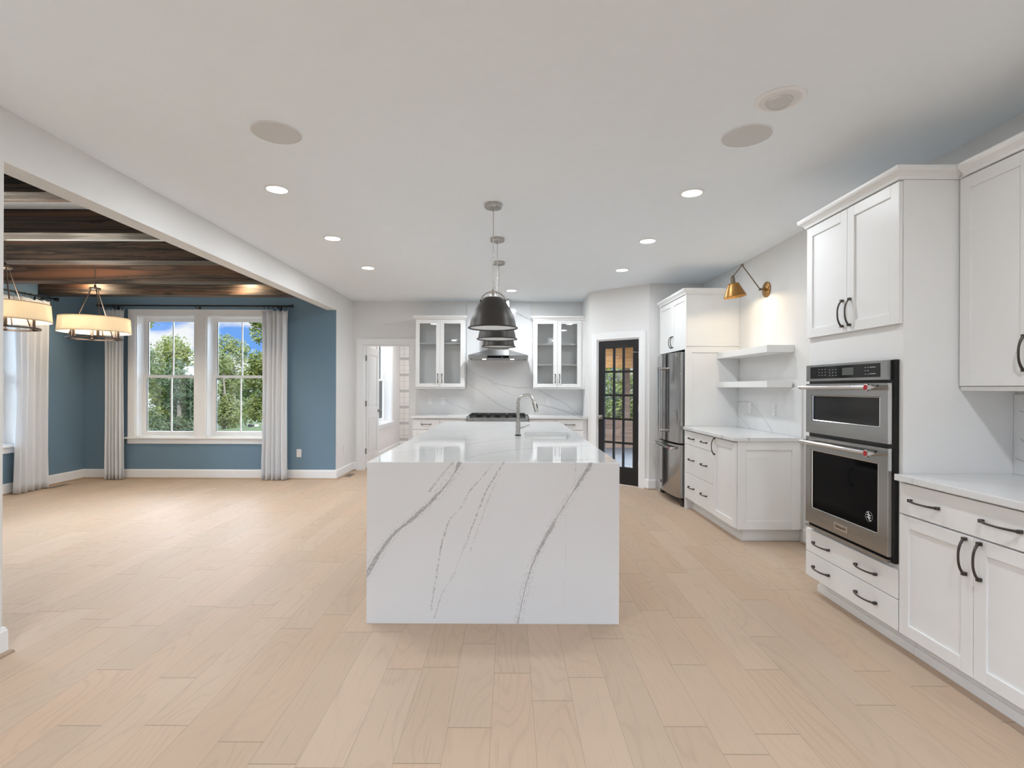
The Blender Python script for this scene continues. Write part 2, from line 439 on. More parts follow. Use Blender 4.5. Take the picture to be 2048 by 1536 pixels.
def plaid():
    a = Mat('plaid_wallpaper', (.8, .78, .74), .7)
    P, x, y, z = a.pos()
    def stripes(c, per, w0, off):
        f = a.math('FRACT', a.math('DIVIDE', a.math('ADD', c, off), per))
        return a.ramp(a.math('ABSOLUTE', a.math('SUBTRACT', f, .5)), w0*.6, w0, 1, 0)
    s = a.math('MAXIMUM', a.math('MULTIPLY', stripes(x, .44, .10, .1), .8), a.math('MULTIPLY', stripes(z, .36, .10, 0), .6))
    s = a.math('MAXIMUM', s, a.math('MULTIPLY', stripes(z, .12, .06, .03), .35))
    s = a.math('MAXIMUM', s, a.math('MULTIPLY', stripes(x, .22, .04, .05), .4))
    a.set('Base Color', a.mixc(s, (.80, .775, .74), (.30, .295, .29)))
    return a.m
M_plaid = plaid()
def leafmat(name, c0, c1):
    a = Mat(name, c0, .55, 0, .3)
    col = a.mixc(a.ramp(a.noise(1.6, 4), .35, .65), c0, c1)
    a.set('Base Color', col)
    tr = a.n('BsdfTranslucent', {'Color': col}); ms = a.n('MixShader', {0: .35, 1: a.b.outputs[0], 2: tr.outputs[0]})
    a.t.links.new(ms.outputs[0], a.t.nodes['Material Output'].inputs[0])
    return a.m
M_cabin = paint('cabinet_interior', (.95, .95, .945), .5).m  # lighter copy of the cabinet white, brightened to lift the dim interior
LEAF = [leafmat('leaf_olive', (.058, .072, .011), (.112, .120, .020)), leafmat('leaf_mid', (.031, .050, .009), (.068, .088, .017)), leafmat('leaf_deep', (.018, .033, .010), (.036, .055, .017)), leafmat('leaf_pale', (.075, .09, .02), (.122, .132, .035))]
def lawn():
    a = Mat('lawn', (.15, .22, .06), .9, 0, .1)
    a.set('Base Color', a.mixc(a.ramp(a.noise(.9, 5), .35, .65), (.028, .042, .012), (.055, .062, .026))); a.bump(a.noise(40, 3), .03, .4)
    return a.m
M_lawn = lawn()
def siding():
    a = Mat('house_siding', (.7, .7, .7), .7)
    f = a.math('FRACT', a.math('MULTIPLY', a.pos()[3], 6.0))
    a.set('Base Color', a.mixc(a.ramp(f, .0, .15), (.16, .16, .165), (.26, .26, .26))); return a.m
M_siding = siding()
M_shingle = paint('roof_shingle', (.20, .19, .19), .9, .2).m

# ------------------------------------------------------------------ room shell
H = 2.73
XL, XR = -2.53, 2.565
poly = [(-6.35, -3.75), (2.70, -3.75), (2.70, 7.05), (1.90, 7.05), (1.245, 7.70), (1.245, 8.6), (-1.0, 8.6), (-1.0, 12.0), (-2.75, 12.0), (-2.75, 7.86), (-6.35, 7.86)]
struct('floor', MB().prism(poly, -.12, 0), M_floor, 'light oak plank floor running through kitchen and dining room', 'floor')
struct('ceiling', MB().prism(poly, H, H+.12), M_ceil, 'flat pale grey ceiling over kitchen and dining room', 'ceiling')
struct('wall_left', MB().xyz(-2.67, XL, -3.6, 2.62, 0, H), M_wall, 'pale wall stub at the left picture edge before the dining opening', 'wall')
struct('wall_header', MB().xyz(-2.67, XL, 2.62, 7.64, 2.462, H), M_wall, 'long white header above the wide opening to the dining room', 'wall')
struct('wall_left_return', MB().xyz(-2.67, XL, 7.645, 8.6, 0, H), M_wall, 'short grey wall between blue dining wall and open white door', 'wall')
struct('wall_right', MB().xyz(XR, 2.70, -3.6, 7.05, 0, H), M_wall, 'pale wall behind the right hand cabinets and floating shelves', 'wall')
FB = Frame((0, 8.48, 0), (1, 0, 0), (0, -1, 0))     # range wall
DX0, DX1, DT = -2.378, -1.615, 2.027
struct('wall_back', MB().box(FB, -2.53, DX0, 0, H, -.12, 0).box(FB, DX1, 1.245, 0, H, -.12, 0).box(FB, DX0, DX1, DT, H, -.12, 0), M_wall, 'pale back wall behind the range and glass cabinets', 'wall')
struct('wall_corner_return', MB().xyz(1.165, 1.245, 7.665, 8.48, 0, H), M_wall, 'narrow side wall ending the range counter on the right', 'wall')
AO = Vector((1.185, 7.585, 0)); AS = Vector((.63, -.569, 0)).normalized(); AD = Vector((AS.y, -AS.x, 0))
FA = Frame(AO, AS, AD)                               # angled wall; casing runs s = 0 .. .849
AL = .849; d0_, d1_, dT = .088, AL-.088, 2.027
struct('wall_angled', MB().box(FA, -.05, d0_, 0, H, -.12, 0).box(FA, d1_, AL+.045, 0, H, -.12, 0).box(FA, d0_, d1_, dT, H, -.12, 0), M_wall, 'angled pale wall holding the black glazed door', 'wall')
struct('wall_end', MB().xyz(1.845, 2.70, 6.955, 7.05, 0, H), M_wall, 'narrow wall strip between black door and refrigerator', 'wall')
FD = Frame((0, 7.64, 0), (1, 0, 0), (0, -1, 0))     # dining back wall
FL = Frame((-6.2, 0, 0), (0, 1, 0), (1, 0, 0))      # dining left wall
def wall_holes(F, s0, s1, holes, t0, t1, th):
    m = MB(); s = s0
    for a, b in holes:
        m.box(F, s, a, 0, H, -th, 0); m.box(F, a, b, 0, t0, -th, 0); m.box(F, a, b, t1, H, -th, 0); s = b
    return m.box(F, s, s1, 0, H, -th, 0)
WT0, WT1 = .6035, 2.366
op_back = [(-5.445, -4.589), (-4.418, -3.562)]
op_left = [(3.68, 4.536), (4.707, 5.563), (5.734, 6.59)]  # unseen first opening added to bring more daylight into the dining room
struct('wall_dining_back', wall_holes(FD, -6.35, -2.534, op_back, WT0, WT1, .16), M_blue, 'blue dining wall around the two back windows', 'wall')
struct('wall_dining_left', wall_holes(FL, 2.5, 7.8, op_left, WT0, WT1, .15), M_blue, 'blue dining wall in the far left corner beside the curtain', 'wall')
struct('wall_dining_near', MB().xyz(-6.35, -2.67, 2.38, 2.5, 0, H), M_blue, 'blue dining wall on the near side of the room', 'wall')
struct('wall_rear', MB().xyz(-2.67, -.6, -3.75, -3.6, 0, H).xyz(.6, 2.7, -3.75, -3.6, 0, H).xyz(-.6, .6, -3.75, -3.6, 2.35, H), M_wall, 'pale wall behind the viewpoint around an opening added to let in light', 'wall')  # unseen gap in the rear wall, added to let sky light in

bb = [(0, 0), (.016, 0), (.016, .118), (.011, .128), (.009, .137), (0, .137)]
def base_run(name, path, side, label):
    o = struct(name, MB().sweep(path, bb, side), M_trim, label, 'baseboard', bevel=0)
    shoe = [(.0165, 0), (.034, 0), (.032, .010), (.026, .017), (.0165, .019)]
    obj('shoe_moulding', MB().sweep(path, shoe, side), M_shoe, o, label='thin oak coloured shoe moulding')
base_run('baseboard_left', [(XL, -3.6), (XL, 2.62), (-2.67, 2.62)], 1, 'white baseboard end at the left picture edge')
base_run('baseboard_dining', [(-6.2, 2.5), (-6.2, 7.64), (XL, 7.64), (XL, 8.48), (-2.478, 8.48)], 1, 'white baseboard running below the blue dining walls')
base_run('baseboard_end', [(AO.x+AS.x*AL, AO.y+AS.y*AL), (1.845, 6.955), (1.93, 6.955)], 1, 'short white baseboard between black door and refrigerator')
base_run('baseboard_right', [(XR, 4.56), (XR, 3.50)], 1, 'short white baseboard between oven tower and nook cabinet')
base_run('baseboard_range', [(-1.515, 8.48), (-1.47, 8.48)], 1, 'tiny white baseboard beside the range counter')

def casing(m, F, s0, s1, t1, wd, th=.02):
    m.box(F, s0-wd, s0, 0, t1+wd, 0, th).box(F, s1, s1+wd, 0, t1+wd, 0, th).box(F, s0, s1, t1, t1+wd, 0, th); return m

# ------------------------------------------------------------------ windows
def window(name, F, ops, t0, t1, label, depth=.137, cw=.103, hd=.094):
    root = thing(name, label, 'window', F.p((ops[0][0]+ops[-1][1])/2, t0, 0), None, 'structure')
    a, b = ops[0][0], ops[-1][1]
    m = MB().box(F, a-cw, a, t0, t1+hd, 0, .022).box(F, b, b+cw, t0, t1+hd, 0, .022).box(F, a, b, t1, t1+hd, 0, .022)
    for i in range(len(ops)-1): m.box(F, ops[i][1], ops[i+1][0], t0, t1, 0, .022)
    m.box(F, a-cw-.006, b+cw+.006, t0-.095, t0-.022, 0, .02)
    obj('casing', m, M_trim, root, .002)
    obj('sill', MB().box(F, a-cw-.035, b+cw+.035, t0-.022, t0, 0, .05), M_trim, root, .003)
    for (s0, s1) in ops:
        j = .012
        m = MB().box(F, s0, s0+j, t0, t1, -depth-.05, 0).box(F, s1-j, s1, t0, t1, -depth-.05, 0).box(F, s0, s1, t1-j, t1, -depth-.05, 0).box(F, s0, s1, t0, t0+j, -depth-.05, 0)
        obj('jamb', m, M_trim, root)
        s0, s1 = s0+j, s1-j; mid = 1.488
        def sash(ta, tb, d, bot, top, st):
            m = MB().box(F, s0, s0+st, ta, tb, d-.03, d).box(F, s1-st, s1, ta, tb, d-.03, d).box(F, s0+st, s1-st, ta, ta+bot, d-.03, d).box(F, s0+st, s1-st, tb-top, tb, d-.03, d)
            c = (s0+s1)/2; m.box(F, c-.008, c+.008, ta+bot, tb-top, d-.024, d-.006)
            o = obj('sash', m, M_trim, root, .0015)
            obj('pane', MB().box(F, s0+st, s1-st, ta+bot, tb-top, d-.017, d-.013), M_glass, o)
            obj('gasket', MB().box(F, s0+st, s0+st+.006, ta+bot, tb-top, d-.012, d-.004), M_black, o)
        sash(mid-.02, t1-.012, -depth+.003-.035, .04, .052, .052)
        sash(t0+.012, mid+.02, -depth+.003, .062, .04, .055)
    return root
window('window_1', FD, op_back, WT0, WT1, 'pair of white double hung windows in the blue dining back wall')
window('window_2', FL, op_left, WT0, WT1, 'white double hung windows at the left picture edge beside a curtain, the nearest added unseen for daylight')

# ------------------------------------------------------------------ curtains and rods
def curtain(F, s0, s1, t0, t1, d, folds, seed, label):
    rnd = random.Random(seed); root_loc = F.p((s0+s1)/2, t0, d)
    ns, ntt = 84, 26; vs_, fs = [], []
    ph = [rnd.uniform(0, 6.28) for _ in range(4)]; wv = [rnd.uniform(.7, 1.25) for _ in range(int(folds)+2)]
    for j in range(ntt+1):
        k = j/ntt; z = t0+(t1-t0)*k
        wf = 1.0 - .06*math.sin(math.pi*min(1, k*1.05)) + (.05 if k > .93 else 0)*(k-.93)/.07
        amp = .034*(1-.35*k**3) + .004*math.sin(5*k+ph[0])
        for i in range(ns+1):
            u = i/ns; c = (s0+s1)/2
            s = c + (u-.5)*(s1-s0)*wf + .010*math.sin(3.0*k+ph[1])*math.sin(math.pi*u)
            a = 2*math.pi*folds*(u+.02*math.sin(6.28*u*2+ph[2])+.012*math.sin(4*k+ph[3]))
            dd = d + amp*math.sin(a)*wv[int(u*folds)] + .010*math.sin(a*2.0+ph[2])*(1-k)
            zz = z - (.030*abs(math.sin(math.pi*folds*u+.3)) if j == ntt else 0)
            vs_.append(F.p(s, zz, dd))
    for j in range(ntt):
        for i in range(ns):
            q = j*(ns+1)+i; fs.append((q, q+1, q+ns+2, q+ns+1))
    m = MB(); m.add(vs_, fs)
    o = obj('curtain', m, M_curtain, None, smooth=True, loc=root_loc, angle=80)
    so = o.modifiers.new('cloth', 'SOLIDIFY'); so.thickness = .003
    return tag(o, label, 'curtain', 'white dining curtains')
curtain(FD, -5.80, -5.535, .012, 2.462, .115, 5, 3, 'white curtain left of the back dining window, hanging behind the far drum chandelier')
curtain(FD, -3.555, -3.195, .012, 2.455, .115, 5, 11, 'white curtain right of the back dining window, beside bare blue wall')
curtain(FL, 6.455, 6.945, .012, 2.462, .12, 5, 5, 'wide white curtain at the left picture edge, on the left dining wall')
def rod(F, s0, s1, t, d, ring_spots, label):
    root = thing('curtain_rod', label, 'curtain rod', F.p((s0+s1)/2, t, d))
    obj('pole', MB().tube([F.p(s0, t, d), F.p(s1, t, d)], .0125, 12), M_rod, root, smooth=True)
    for s, sg in ((s0, -1), (s1, 1)):
        ax = F.s*sg; M = ax.to_track_quat('Z', 'Y').to_matrix()
        obj('finial', MB().lathe([(.012, 0), (.021, .004), (.021, .014), (.013, .02), (.02, .03), (.026, .045), (.022, .058), (.0, .062)], F.p(s, t, d), 16, M), M_rod, root, smooth=True)
    for s in (s0+.16, (s0+s1)/2, s1-.16):
        obj('bracket', MB().tube([F.p(s, t-.014, d), F.p(s, t-.03, d*.5), F.p(s, t-.03, 0.004)], .007, 8).box(F, s-.013, s+.013, t-.065, t+.005, 0, .006), M_rod, root, smooth=True)
    for s in ring_spots:
        pts = [F.p(s, t-.010+.023*math.sin(a), d+.023*math.cos(a)) for a in [2*math.pi*k/16 for k in range(16)]]
        obj('ring', MB().tube(pts, .0035, 6, True), M_rod, root, smooth=True)
rod(FD, -5.86, -3.17, 2.498, .115, [-5.79+.045*i for i in range(6)]+[-3.53+.064*i for i in range(6)], 'long black curtain rod above the back dining window')
rod(FL, 3.3, 7.0, 2.498, .12, [6.47+.09*i for i in range(6)], 'black curtain rod on the left dining wall, cut by the picture edge')

# ------------------------------------------------------------------ beams
WHICH = ['nearest dark beam, a thin wedge at the top left under the white header', 'second dark beam from the viewpoint, between two strips of white ceiling', 'third dark beam from the viewpoint, above the near drum chandelier', 'fourth dark beam from the viewpoint, behind the chandelier chain', 'farthest dark beam, lit by two warm pools of light']
for (y0, y1), wl in zip([(3.245, 3.43), (4.115, 4.30), (5.02, 5.205), (6.0, 6.185), (6.885, 7.07)], WHICH):
    o = obj('ceiling_beam', MB().xyz(-6.195, -2.672, y0, y1, 2.543, H), M_beam, None, .004, loc=(-4.43, (y0+y1)/2, 2.543))
    tag(o, wl, 'ceiling beam', 'dark stained wooden beams over the dining room')

# ------------------------------------------------------------------ doors
def casing_door(root, F, s0, s1, t1, wd):
    obj('casing', casing(MB(), F, s0, s1, t1, wd), M_trim, root, .002)
    obj('jamb', MB().box(F, s0, s0+.018, 0, t1, -.12, 0).box(F, s1-.018, s1, 0, t1, -.12, 0).box(F, s0+.018, s1-.018, t1-.018, t1, -.12, 0), M_trim, root)
# black fifteen-lite door
r = thing('door_1', 'black fifteen pane glazed door in the angled corner wall', 'door', FA.p(AL/2, 0, 0), None, 'structure')
casing_door(r, FA, d0_, d1_, dT, .088)
a, b, dt, db = d0_+.02, d1_-.02, dT-.02, .012
st, rt, rb = .09, .105, .24
m = MB().box(FA, a, a+st, db, dt, -.045, -.008).box(FA, b-st, b, db, dt, -.045, -.008).box(FA, a+st, b-st, dt-rt, dt, -.045, -.008).box(FA, a+st, b-st, db, db+rb, -.045, -.008)
ga, gb, g0, g1 = a+st, b-st, db+rb, dt-rt
for i in (1, 2): c = ga+(gb-ga)*i/3; m.box(FA, c-.014, c+.014, g0, g1, -.041, -.012)
for i in range(1, 5): c = g0+(g1-g0)*i/5; m.box(FA, ga, gb, c-.014, c+.014, -.0415, -.0115)
leaf = obj('door_leaf', m, M_blackdoor, r, .002)
obj('pane', MB().box(FA, ga, gb, g0, g1, -.029, -.025), M_glass, leaf)
Mk = AD.to_track_quat('Z', 'Y').to_matrix()
obj('door_knob', MB().lathe([(.03, 0), (.03, .006), (.012, .008), (.011, .03), (.02, .036), (.028, .048), (.028, .056), (.02, .066), (0, .069)], FA.p(a+.045, .93, -.008), 20, Mk), M_nickel, leaf, smooth=True)
for t in (.28, 1.02, 1.74):
    obj('hinge', MB().box(FA, b+.001, b+.016, t, t+.09, -.02, .004), M_trim, r, .002)
obj('door_stop', MB().tube([FA.p(b-.01, 1.83, 0), FA.p(b-.045, 1.83, .05)], .004, 8).sphere(FA.p(b-.048, 1.83, .053), .009, 10), M_nickel, r, smooth=True, label='small chrome hinge pin door stop')
# open white panel door to the back room
r = thing('door_2', 'white doorway with an open panelled door left of the glass cabinets', 'door', FB.p((DX0+DX1)/2, 0, 0), None, 'structure')
casing_door(r, FB, DX0, DX1, DT, .098)
FO = Frame((-2.352, 8.612, 0), (.035, 1, 0), (1, -.035, 0))
m = MB()
LW, LT = .72, 2.0
m.box(FO, 0, LW, .012, LT, -.035, -.008)
for (t0, t1) in ((.25, .80), (1.02, 1.88)):
    pass
def panel_frame(F, L, T, d0, d1):
    q = MB().box(F, 0, .11, .012, T, d0, d1).box(F, L-.11, L, .012, T, d0, d1).box(F, .11, L-.11, .012, .24, d0, d1).box(F, .11, L-.11, .82, 1.0, d0, d1).box(F, .11, L-.11, T-.12, T, d0, d1)
    return q
leaf = obj('door_leaf', panel_frame(FO, LW, LT, -.036, 0).box(FO, .1, LW-.1, .2, LT-.1, -.028, -.010).box(FO, .14, LW-.14, .27, .79, -.03, -.004).box(FO, .14, LW-.14, 1.03, LT-.15, -.03, -.004), M_trim, r, .003)
obj('door_knob', MB().lathe([(.03, 0), (.03, .006), (.011, .008), (.011, .03), (.022, .036), (.028, .048), (.02, .064), (0, .067)], FO.p(LW-.06, .93, 0), 18, Vector((1, -.035, 0)).to_track_quat('Z', 'Y').to_matrix()), M_hinge, leaf, smooth=True)
for t in (.25, 1.03, 1.77):
    obj('hinge', MB().xyz(DX0+.018, DX0+.036, 8.56, 8.606, t, t+.09), M_hinge, r, .002)

# back room seen through it
struct('wall_room_left', wall_holes(Frame((-2.46, 0, 0), (0, 1, 0), (1, 0, 0)), 8.61, 11.85, [(9.75, 10.85)], .64, 2.36, .16), M_pink, 'warm white side wall seen through the open doorway', 'wall')
struct('wall_room_far', MB().xyz(-2.46, -1.0, 11.72, 11.85, 0, H), M_plaid, 'grey plaid wallpaper wall seen through the open doorway', 'wall')
struct('wall_room_right', MB().xyz(-1.12, -1.0, 8.61, 11.72, 0, H), M_pink, 'warm white wall of the back room beside the doorway', 'wall')
base_run('baseboard_room', [(-2.46, 8.62), (-2.46, 11.72), (-1.12, 11.72)], 1, 'white baseboard of the room behind the open doorway')
FW = Frame((-2.46, 0, 0), (0, 1, 0), (1, 0, 0))
window('window_3', FW, [(9.75, 10.85)], .64, 2.36, 'white window seen through the open doorway', .137, .09)
lamp('back_room_fill', 'AREA', (-1.75, 10.2, 2.70), 13, (1, .96, .91), (0, 0, 0), shape='DISK', size=.3)  # unseen fill lamp added to brighten the back room

# ------------------------------------------------------------------ cabinet helpers
def shaker(m, F, s0, s1, t0, t1, d, rail=.06, th=.02):
    m.box(F, s0, s0+rail, t0, t1, d, d+th).box(F, s1-rail, s1, t0, t1, d, d+th)
    m.box(F, s0+rail, s1-rail, t0, t0+rail, d, d+th).box(F, s0+rail, s1-rail, t1-rail, t1, d, d+th)
    return m.box(F, s0+rail-.002, s1-rail+.002, t0+rail-.002, t1-rail+.002, d, d+th-.009)
def handle(parent, F, s, t, L, vertical, d):
    n = 14; pts, rr = [], []
    for i in range(n+1):
        k = i/n; al = (k-.5)*L; out = .012+.022*(1-abs(2*k-1)**2.6)
        pts.append(F.p(s, t+al, d+out) if vertical else F.p(s+al, t, d+out)); rr.append(.0046+.0014*abs(2*k-1)**2)
    m = MB().tube(pts, .005, 8, rr=rr)
    for e in (-.5, .5):
        if vertical: m.box(F, s-.007, s+.007, t+e*L-.007, t+e*L+.007, d, d+.017)
        else: m.box(F, s+e*L-.007, s+e*L+.007, t-.007, t+.007, d, d+.017)
    return obj('handle', m, M_bronze, parent, smooth=True, angle=50, label='dark bronze arched pull')
def door_part(root, F, s0, s1, t0, t1, d, hs=None, ht=None, L=.15, rail=.06):
    o = obj('door', shaker(MB(), F, s0, s1, t0, t1, d, rail), M_cab, root, .0015)
    if hs is not None: handle(o, F, hs, ht, L, True, d+.02)
    return o
def drawer_part(root, F, s0, s1, t0, t1, d, hs, L=.16):
    o = obj('drawer', MB().box(F, s0, s1, t0, t1, d, d+.02), M_cab, root, .002)
    for s in hs: handle(o, F, s, (t0+t1)/2, L, False, d+.02)
    return o
crown_p = [(0, 0), (.008, 0), (.012, .012), (.022, .022), (.038, .034), (.042, .044), (.042, .058), (0, .058)]
def toe(root, F, s0, s1, d): return obj('toe_kick', MB().box(F, s0, s1, 0.0005, .114, .002, d).box(F, s0, s1, 0, .045, d, d+.012), M_cab, root, .002)

# ------------------------------------------------------------------ range wall
def glass_cabinet(s0, s1, label, shelves, filler=None):
    t0, t1, dp = 1.345, 2.395, .315
    root = thing('glass_wall_cabinet', label, 'cabinet', FB.p((s0+s1)/2, t0, 0), 'glass door cabinets flanking the hood')
    w_ = .019
    m = MB().box(FB, s0, s0+w_, t0, t1, .001, dp).box(FB, s1-w_, s1, t0, t1, .001, dp).box(FB, s0+w_, s1-w_, t0, t0+w_, .001, dp).box(FB, s0+w_, s1-w_, t1-w_, t1, .001, dp).box(FB, s0+w_, s1-w_, t0+w_, t1-w_, .001, .012)
    if filler: m.box(FB, s1, filler, t0-.02, t1, .001, dp)
    obj('carcass', m, M_cabin, root)
    obj('light_rail', MB().box(FB, s0, filler or s1, t0-.024, t0-.001, dp-.03, dp+.006), M_cab, root, .002)
    for z in shelves: obj('shelf', MB().box(FB, s0+w_, s1-w_, z-.009, z+.009, .014, dp-.03), M_cab, root, .001)
    c = (s0+s1)/2
    for (a, b, h) in ((s0+.003, c-.0015, c-.032), (c+.0015, s1-.003, c+.032)):
        r_ = .06
        m = MB().box(FB, a, a+r_, t0+.003, t1-.003, dp+.001, dp+.021).box(FB, b-r_, b, t0+.003, t1-.003, dp+.001, dp+.021).box(FB, a+r_, b-r_, t0+.003, t0+r_, dp+.001, dp+.021).box(FB, a+r_, b-r_, t1-r_, t1-.003, dp+.001, dp+.021)
        o = obj('door', m, M_cab, root, .0015)
        obj('pane', MB().box(FB, a+r_, b-r_, t0+r_, t1-r_, dp+.008, dp+.012), M_cabglass, o)
        handle(o, FB, h, 1.487, .125, True, dp+.021)
    y0 = 8.48-dp-.02
    e = filler or s1
    path = [(s0, 8.479), (s0, y0), (e, y0)] + ([] if filler else [(e, 8.479)])
    obj('crown', MB().sweep(path, [(o_, z+t1-.001) for o_, z in crown_p], 1).box(FB, s0, e, t1-.001, t1+.012, .001, dp+.02), M_cab, root)
glass_cabinet(-1.468, -.709, 'white glass door cabinet left of the range hood', [2.03])
glass_cabinet(.361, 1.103, 'white glass door cabinet right of the range hood, next to the black door', [2.02, 1.70], 1.163)

CT = .912
tag(obj('quartz_backsplash', MB().box(FB, -1.475, 1.163, CT+.001, 1.318, .0005, .018).box(FB, -.700, .352, 1.318, H-.001, .0005, .018), M_qrange, None, loc=(-.17, 8.47, CT)),
    'grey veined white quartz backsplash behind the rangetop and hood', 'backsplash')
def base_range(s0, s1, cols, label, filler=None):
    root = thing('base_cabinet', label, 'cabinet', FB.p((s0+s1)/2, 0, 0), 'base cabinets on the range wall')
    dp = .61
    obj('carcass', MB().box(FB, s0, filler or s1, .114, .876, .001, dp), M_cab, root)
    toe(root, FB, s0, filler or s1, dp-.075)
    wd = (s1-s0)/cols
    for i in range(cols):
        a, b = s0+i*wd+.002, s0+(i+1)*wd-.002
        drawer_part(root, FB, a, b, .715, .868, dp+.001, [(a+b)/2], .14)
        door_part(root, FB, a, b, .12, .708, dp+.001, b-.035 if i % 2 == 0 else a+.035, .60, .14)
    return root
base_range(-1.452, -.652, 2, 'white base cabinet left of the rangetop, mostly behind the island')
base_range(.288, 1.098, 2, 'white base cabinet right of the rangetop, mostly behind the island', 1.16)
root = thing('range_base_cabinet', 'white base cabinet under the stainless rangetop, hidden behind the island', 'cabinet', FB.p(-.18, 0, 0))
obj('carcass', MB().box(FB, -.645, .281, .114, .795, .001, .61), M_cab, root); toe(root, FB, -.645, .281, .535)
for i in range(2): a = -.643+i*.462; door_part(root, FB, a, a+.458, .12, .79, .611, a+(.42 if i == 0 else .04), .66, .14)
for (a, b, l) in ((-1.478, -.649, 'white quartz countertop left of the rangetop'), (.285, 1.163, 'white quartz countertop right of the rangetop')):
    tag(obj('countertop', MB().box(FB, a, b, .877, CT, .001, .66), M_qrange, None, .003, loc=FB.p((a+b)/2, .877, .3)), l, 'countertop', 'quartz countertops beside the rangetop')
# rangetop
root = thing('rangetop', 'stainless gas rangetop with black grates below the hood', 'rangetop', FB.p(-.182, .80, .35))
obj('body', MB().box(FB, -.640, .276, .80, .895, .03, .655).fprism(Frame((-.640, 8.48, 0), (0, -1, 0), (1, 0, 0)), [(.655, .80), (.70, .815), (.70, .888), (.655, .895)], 0, .916), M_steel, root, .003)
obj('burner_tray', MB().box(FB, -.60, .236, .8955, .899, .07, .62), M_black, root)
for i in range(3):
    a = -.605+i*.281; b = a+.275; m = MB()
    for t in (a+.006, b-.006, (a+b)/2): m.box(FB, t-.006, t+.006, .922, .940, .075, .615)
    for d in (.081, .21, .345, .48, .609): m.box(FB, a, b, .922, .938, d-.006, d+.006)
    for s in (a+.01, b-.01):
        for d in (.09, .345, .60): m.box(FB, s-.007, s+.007, .899, .924, d-.007, d+.007)
    obj('grate', m, M_iron, root, .002)
    for d in (.21, .48):
        obj('burner', MB().lathe([(.055, 0), (.055, .010), (.04, .012), (.04, .02), (0, .022)], FB.p((a+b)/2, .8985, d), 20), M_iron, root, smooth=True)
for i in range(6):
    obj('knob', MB().lathe([(.021, 0), (.021, .02), (.018, .026), (0, .026)], FB.p(-.56+i*.151, .852, .70), 16, Vector((0, -1, 0)).to_track_quat('Z', 'Y').to_matrix()), M_steel, root, smooth=True)
# hood
root = thing('range_hood', 'stainless chimney range hood over the rangetop', 'range hood', FB.p(-.183, 1.78, .2))
hc = -.183; hw = .455
FH = Frame((0, 8.48, 0), (1, 0, 0), (0, -1, 0))
m = MB().box(FH, hc-hw, hc+hw, 1.780, 1.838, .019, .50)
q = [FH.p(hc-hw, 1.838, .019), FH.p(hc+hw, 1.838, .019), FH.p(hc+hw, 1.838, .50), FH.p(hc-hw, 1.838, .50), FH.p(hc-.165, 1.935, .019), FH.p(hc+.165, 1.935, .019), FH.p(hc+.165, 1.935, .29), FH.p(hc-.165, 1.935, .29)]
m.add(q, [(0, 1, 5, 4), (1, 2, 6, 5), (2, 3, 7, 6), (3, 0, 4, 7), (4, 5, 6, 7)])
obj('canopy', m, M_steel, root, .002)
obj('chimney', MB().box(FH, hc-.165, hc+.165, 1.936, H-.001, .019, .285), M_steel, root, .002)
pn = obj('control_panel', MB().box(FH, hc-.165, hc+.165, 1.793, 1.828, .5005, .503), M_glassblack, root)
obj('indicator', MB().box(FH, hc+.058, hc+.066, 1.803, 1.811, .503, .504), M_emblem, pn)
for s in (-.215, .215):
    obj('hood_light', MB().lathe([(.03, -.004), (.03, 0)], FH.p(hc+s, 1.7795, .40), 16), M_hoodlens, root)
    lamp('hood_lamp', 'SPOT', FH.p(hc+s, 1.77, .40), 5, (1, .93, .82), (0, 0, 0), spot_size=R(120), spot_blend=.8, shadow_soft_size=.03)
for s in (-.41, .41): obj('foot_bolt', MB().lathe([(.012, -.008), (.012, 0)], FH.p(hc+s, 1.7795, .46), 10), M_bronze, root)

# ------------------------------------------------------------------ outlets, vents
def outlet(F, s, t, d, label, kind='outlet'):
    root = thing('wall_outlet' if kind == 'outlet' else 'light_switch', label, kind, F.p(s, t, d), 'white wall plates')
    obj('plate', MB().box(F, s-.035, s+.035, t-.0575, t+.0575, d, d+.006), M_plastic, root, .003)
    if kind == 'outlet':
        for e in (-.021, .021):
            o = obj('socket', MB().box(F, s-.017, s+.017, t+e-.014, t+e+.014, d+.006, d+.0085), M_plastic, root, .004)
            obj('slots', MB().box(F, s-.008, s-.006, t+e-.004, t+e+.006, d+.0085, d+.0088).box(F, s+.006, s+.008, t+e-.004, t+e+.005, d+.0085, d+.0088), M_smoke, o)
    else:
        obj('rocker', MB().box(F, s-.0165, s+.0165, t-.033, t+.033, d+.006, d+.0095), M_plastic, root, .002)
FRt = Frame((XR, 0, 0), (0, 1, 0), (-1, 0, 0))       # right wall
outlet(FB, -1.288, 1.121, .018, 'white switch plate on the range backsplash, the outer one left of the hood', 'switch')
outlet(FB, -1.079, 1.122, .018, 'white outlet on the range backsplash, the inner one left of the hood')
outlet(FB, .605, 1.122, .018, 'white outlet on the range backsplash behind the faucet spout')
outlet(FD, -3.066, .377, 0, 'white outlet low on the blue wall right of the curtain')
outlet(FD, -5.835, .39, 0, 'white outlet edge peeking out beside the left back curtain')
outlet(Frame((XL, 0, 0), (0, 1, 0), (1, 0, 0)), 8.015, .402, 0, 'faint white outlet low on the grey wall beside the open door')
outlet(Frame((1.165, 0, 0), (0, 1, 0), (-1, 0, 0)), 8.0, 1.149, 0, 'white switch on the side wall right of the range counter', 'switch')
outlet(FRt, 5.565, 1.14, .018, 'white switch on the nook backsplash nearer the refrigerator panel', 'switch')
outlet(FRt, 5.059, 1.14, .018, 'white outlet on the nook backsplash nearer the ovens')
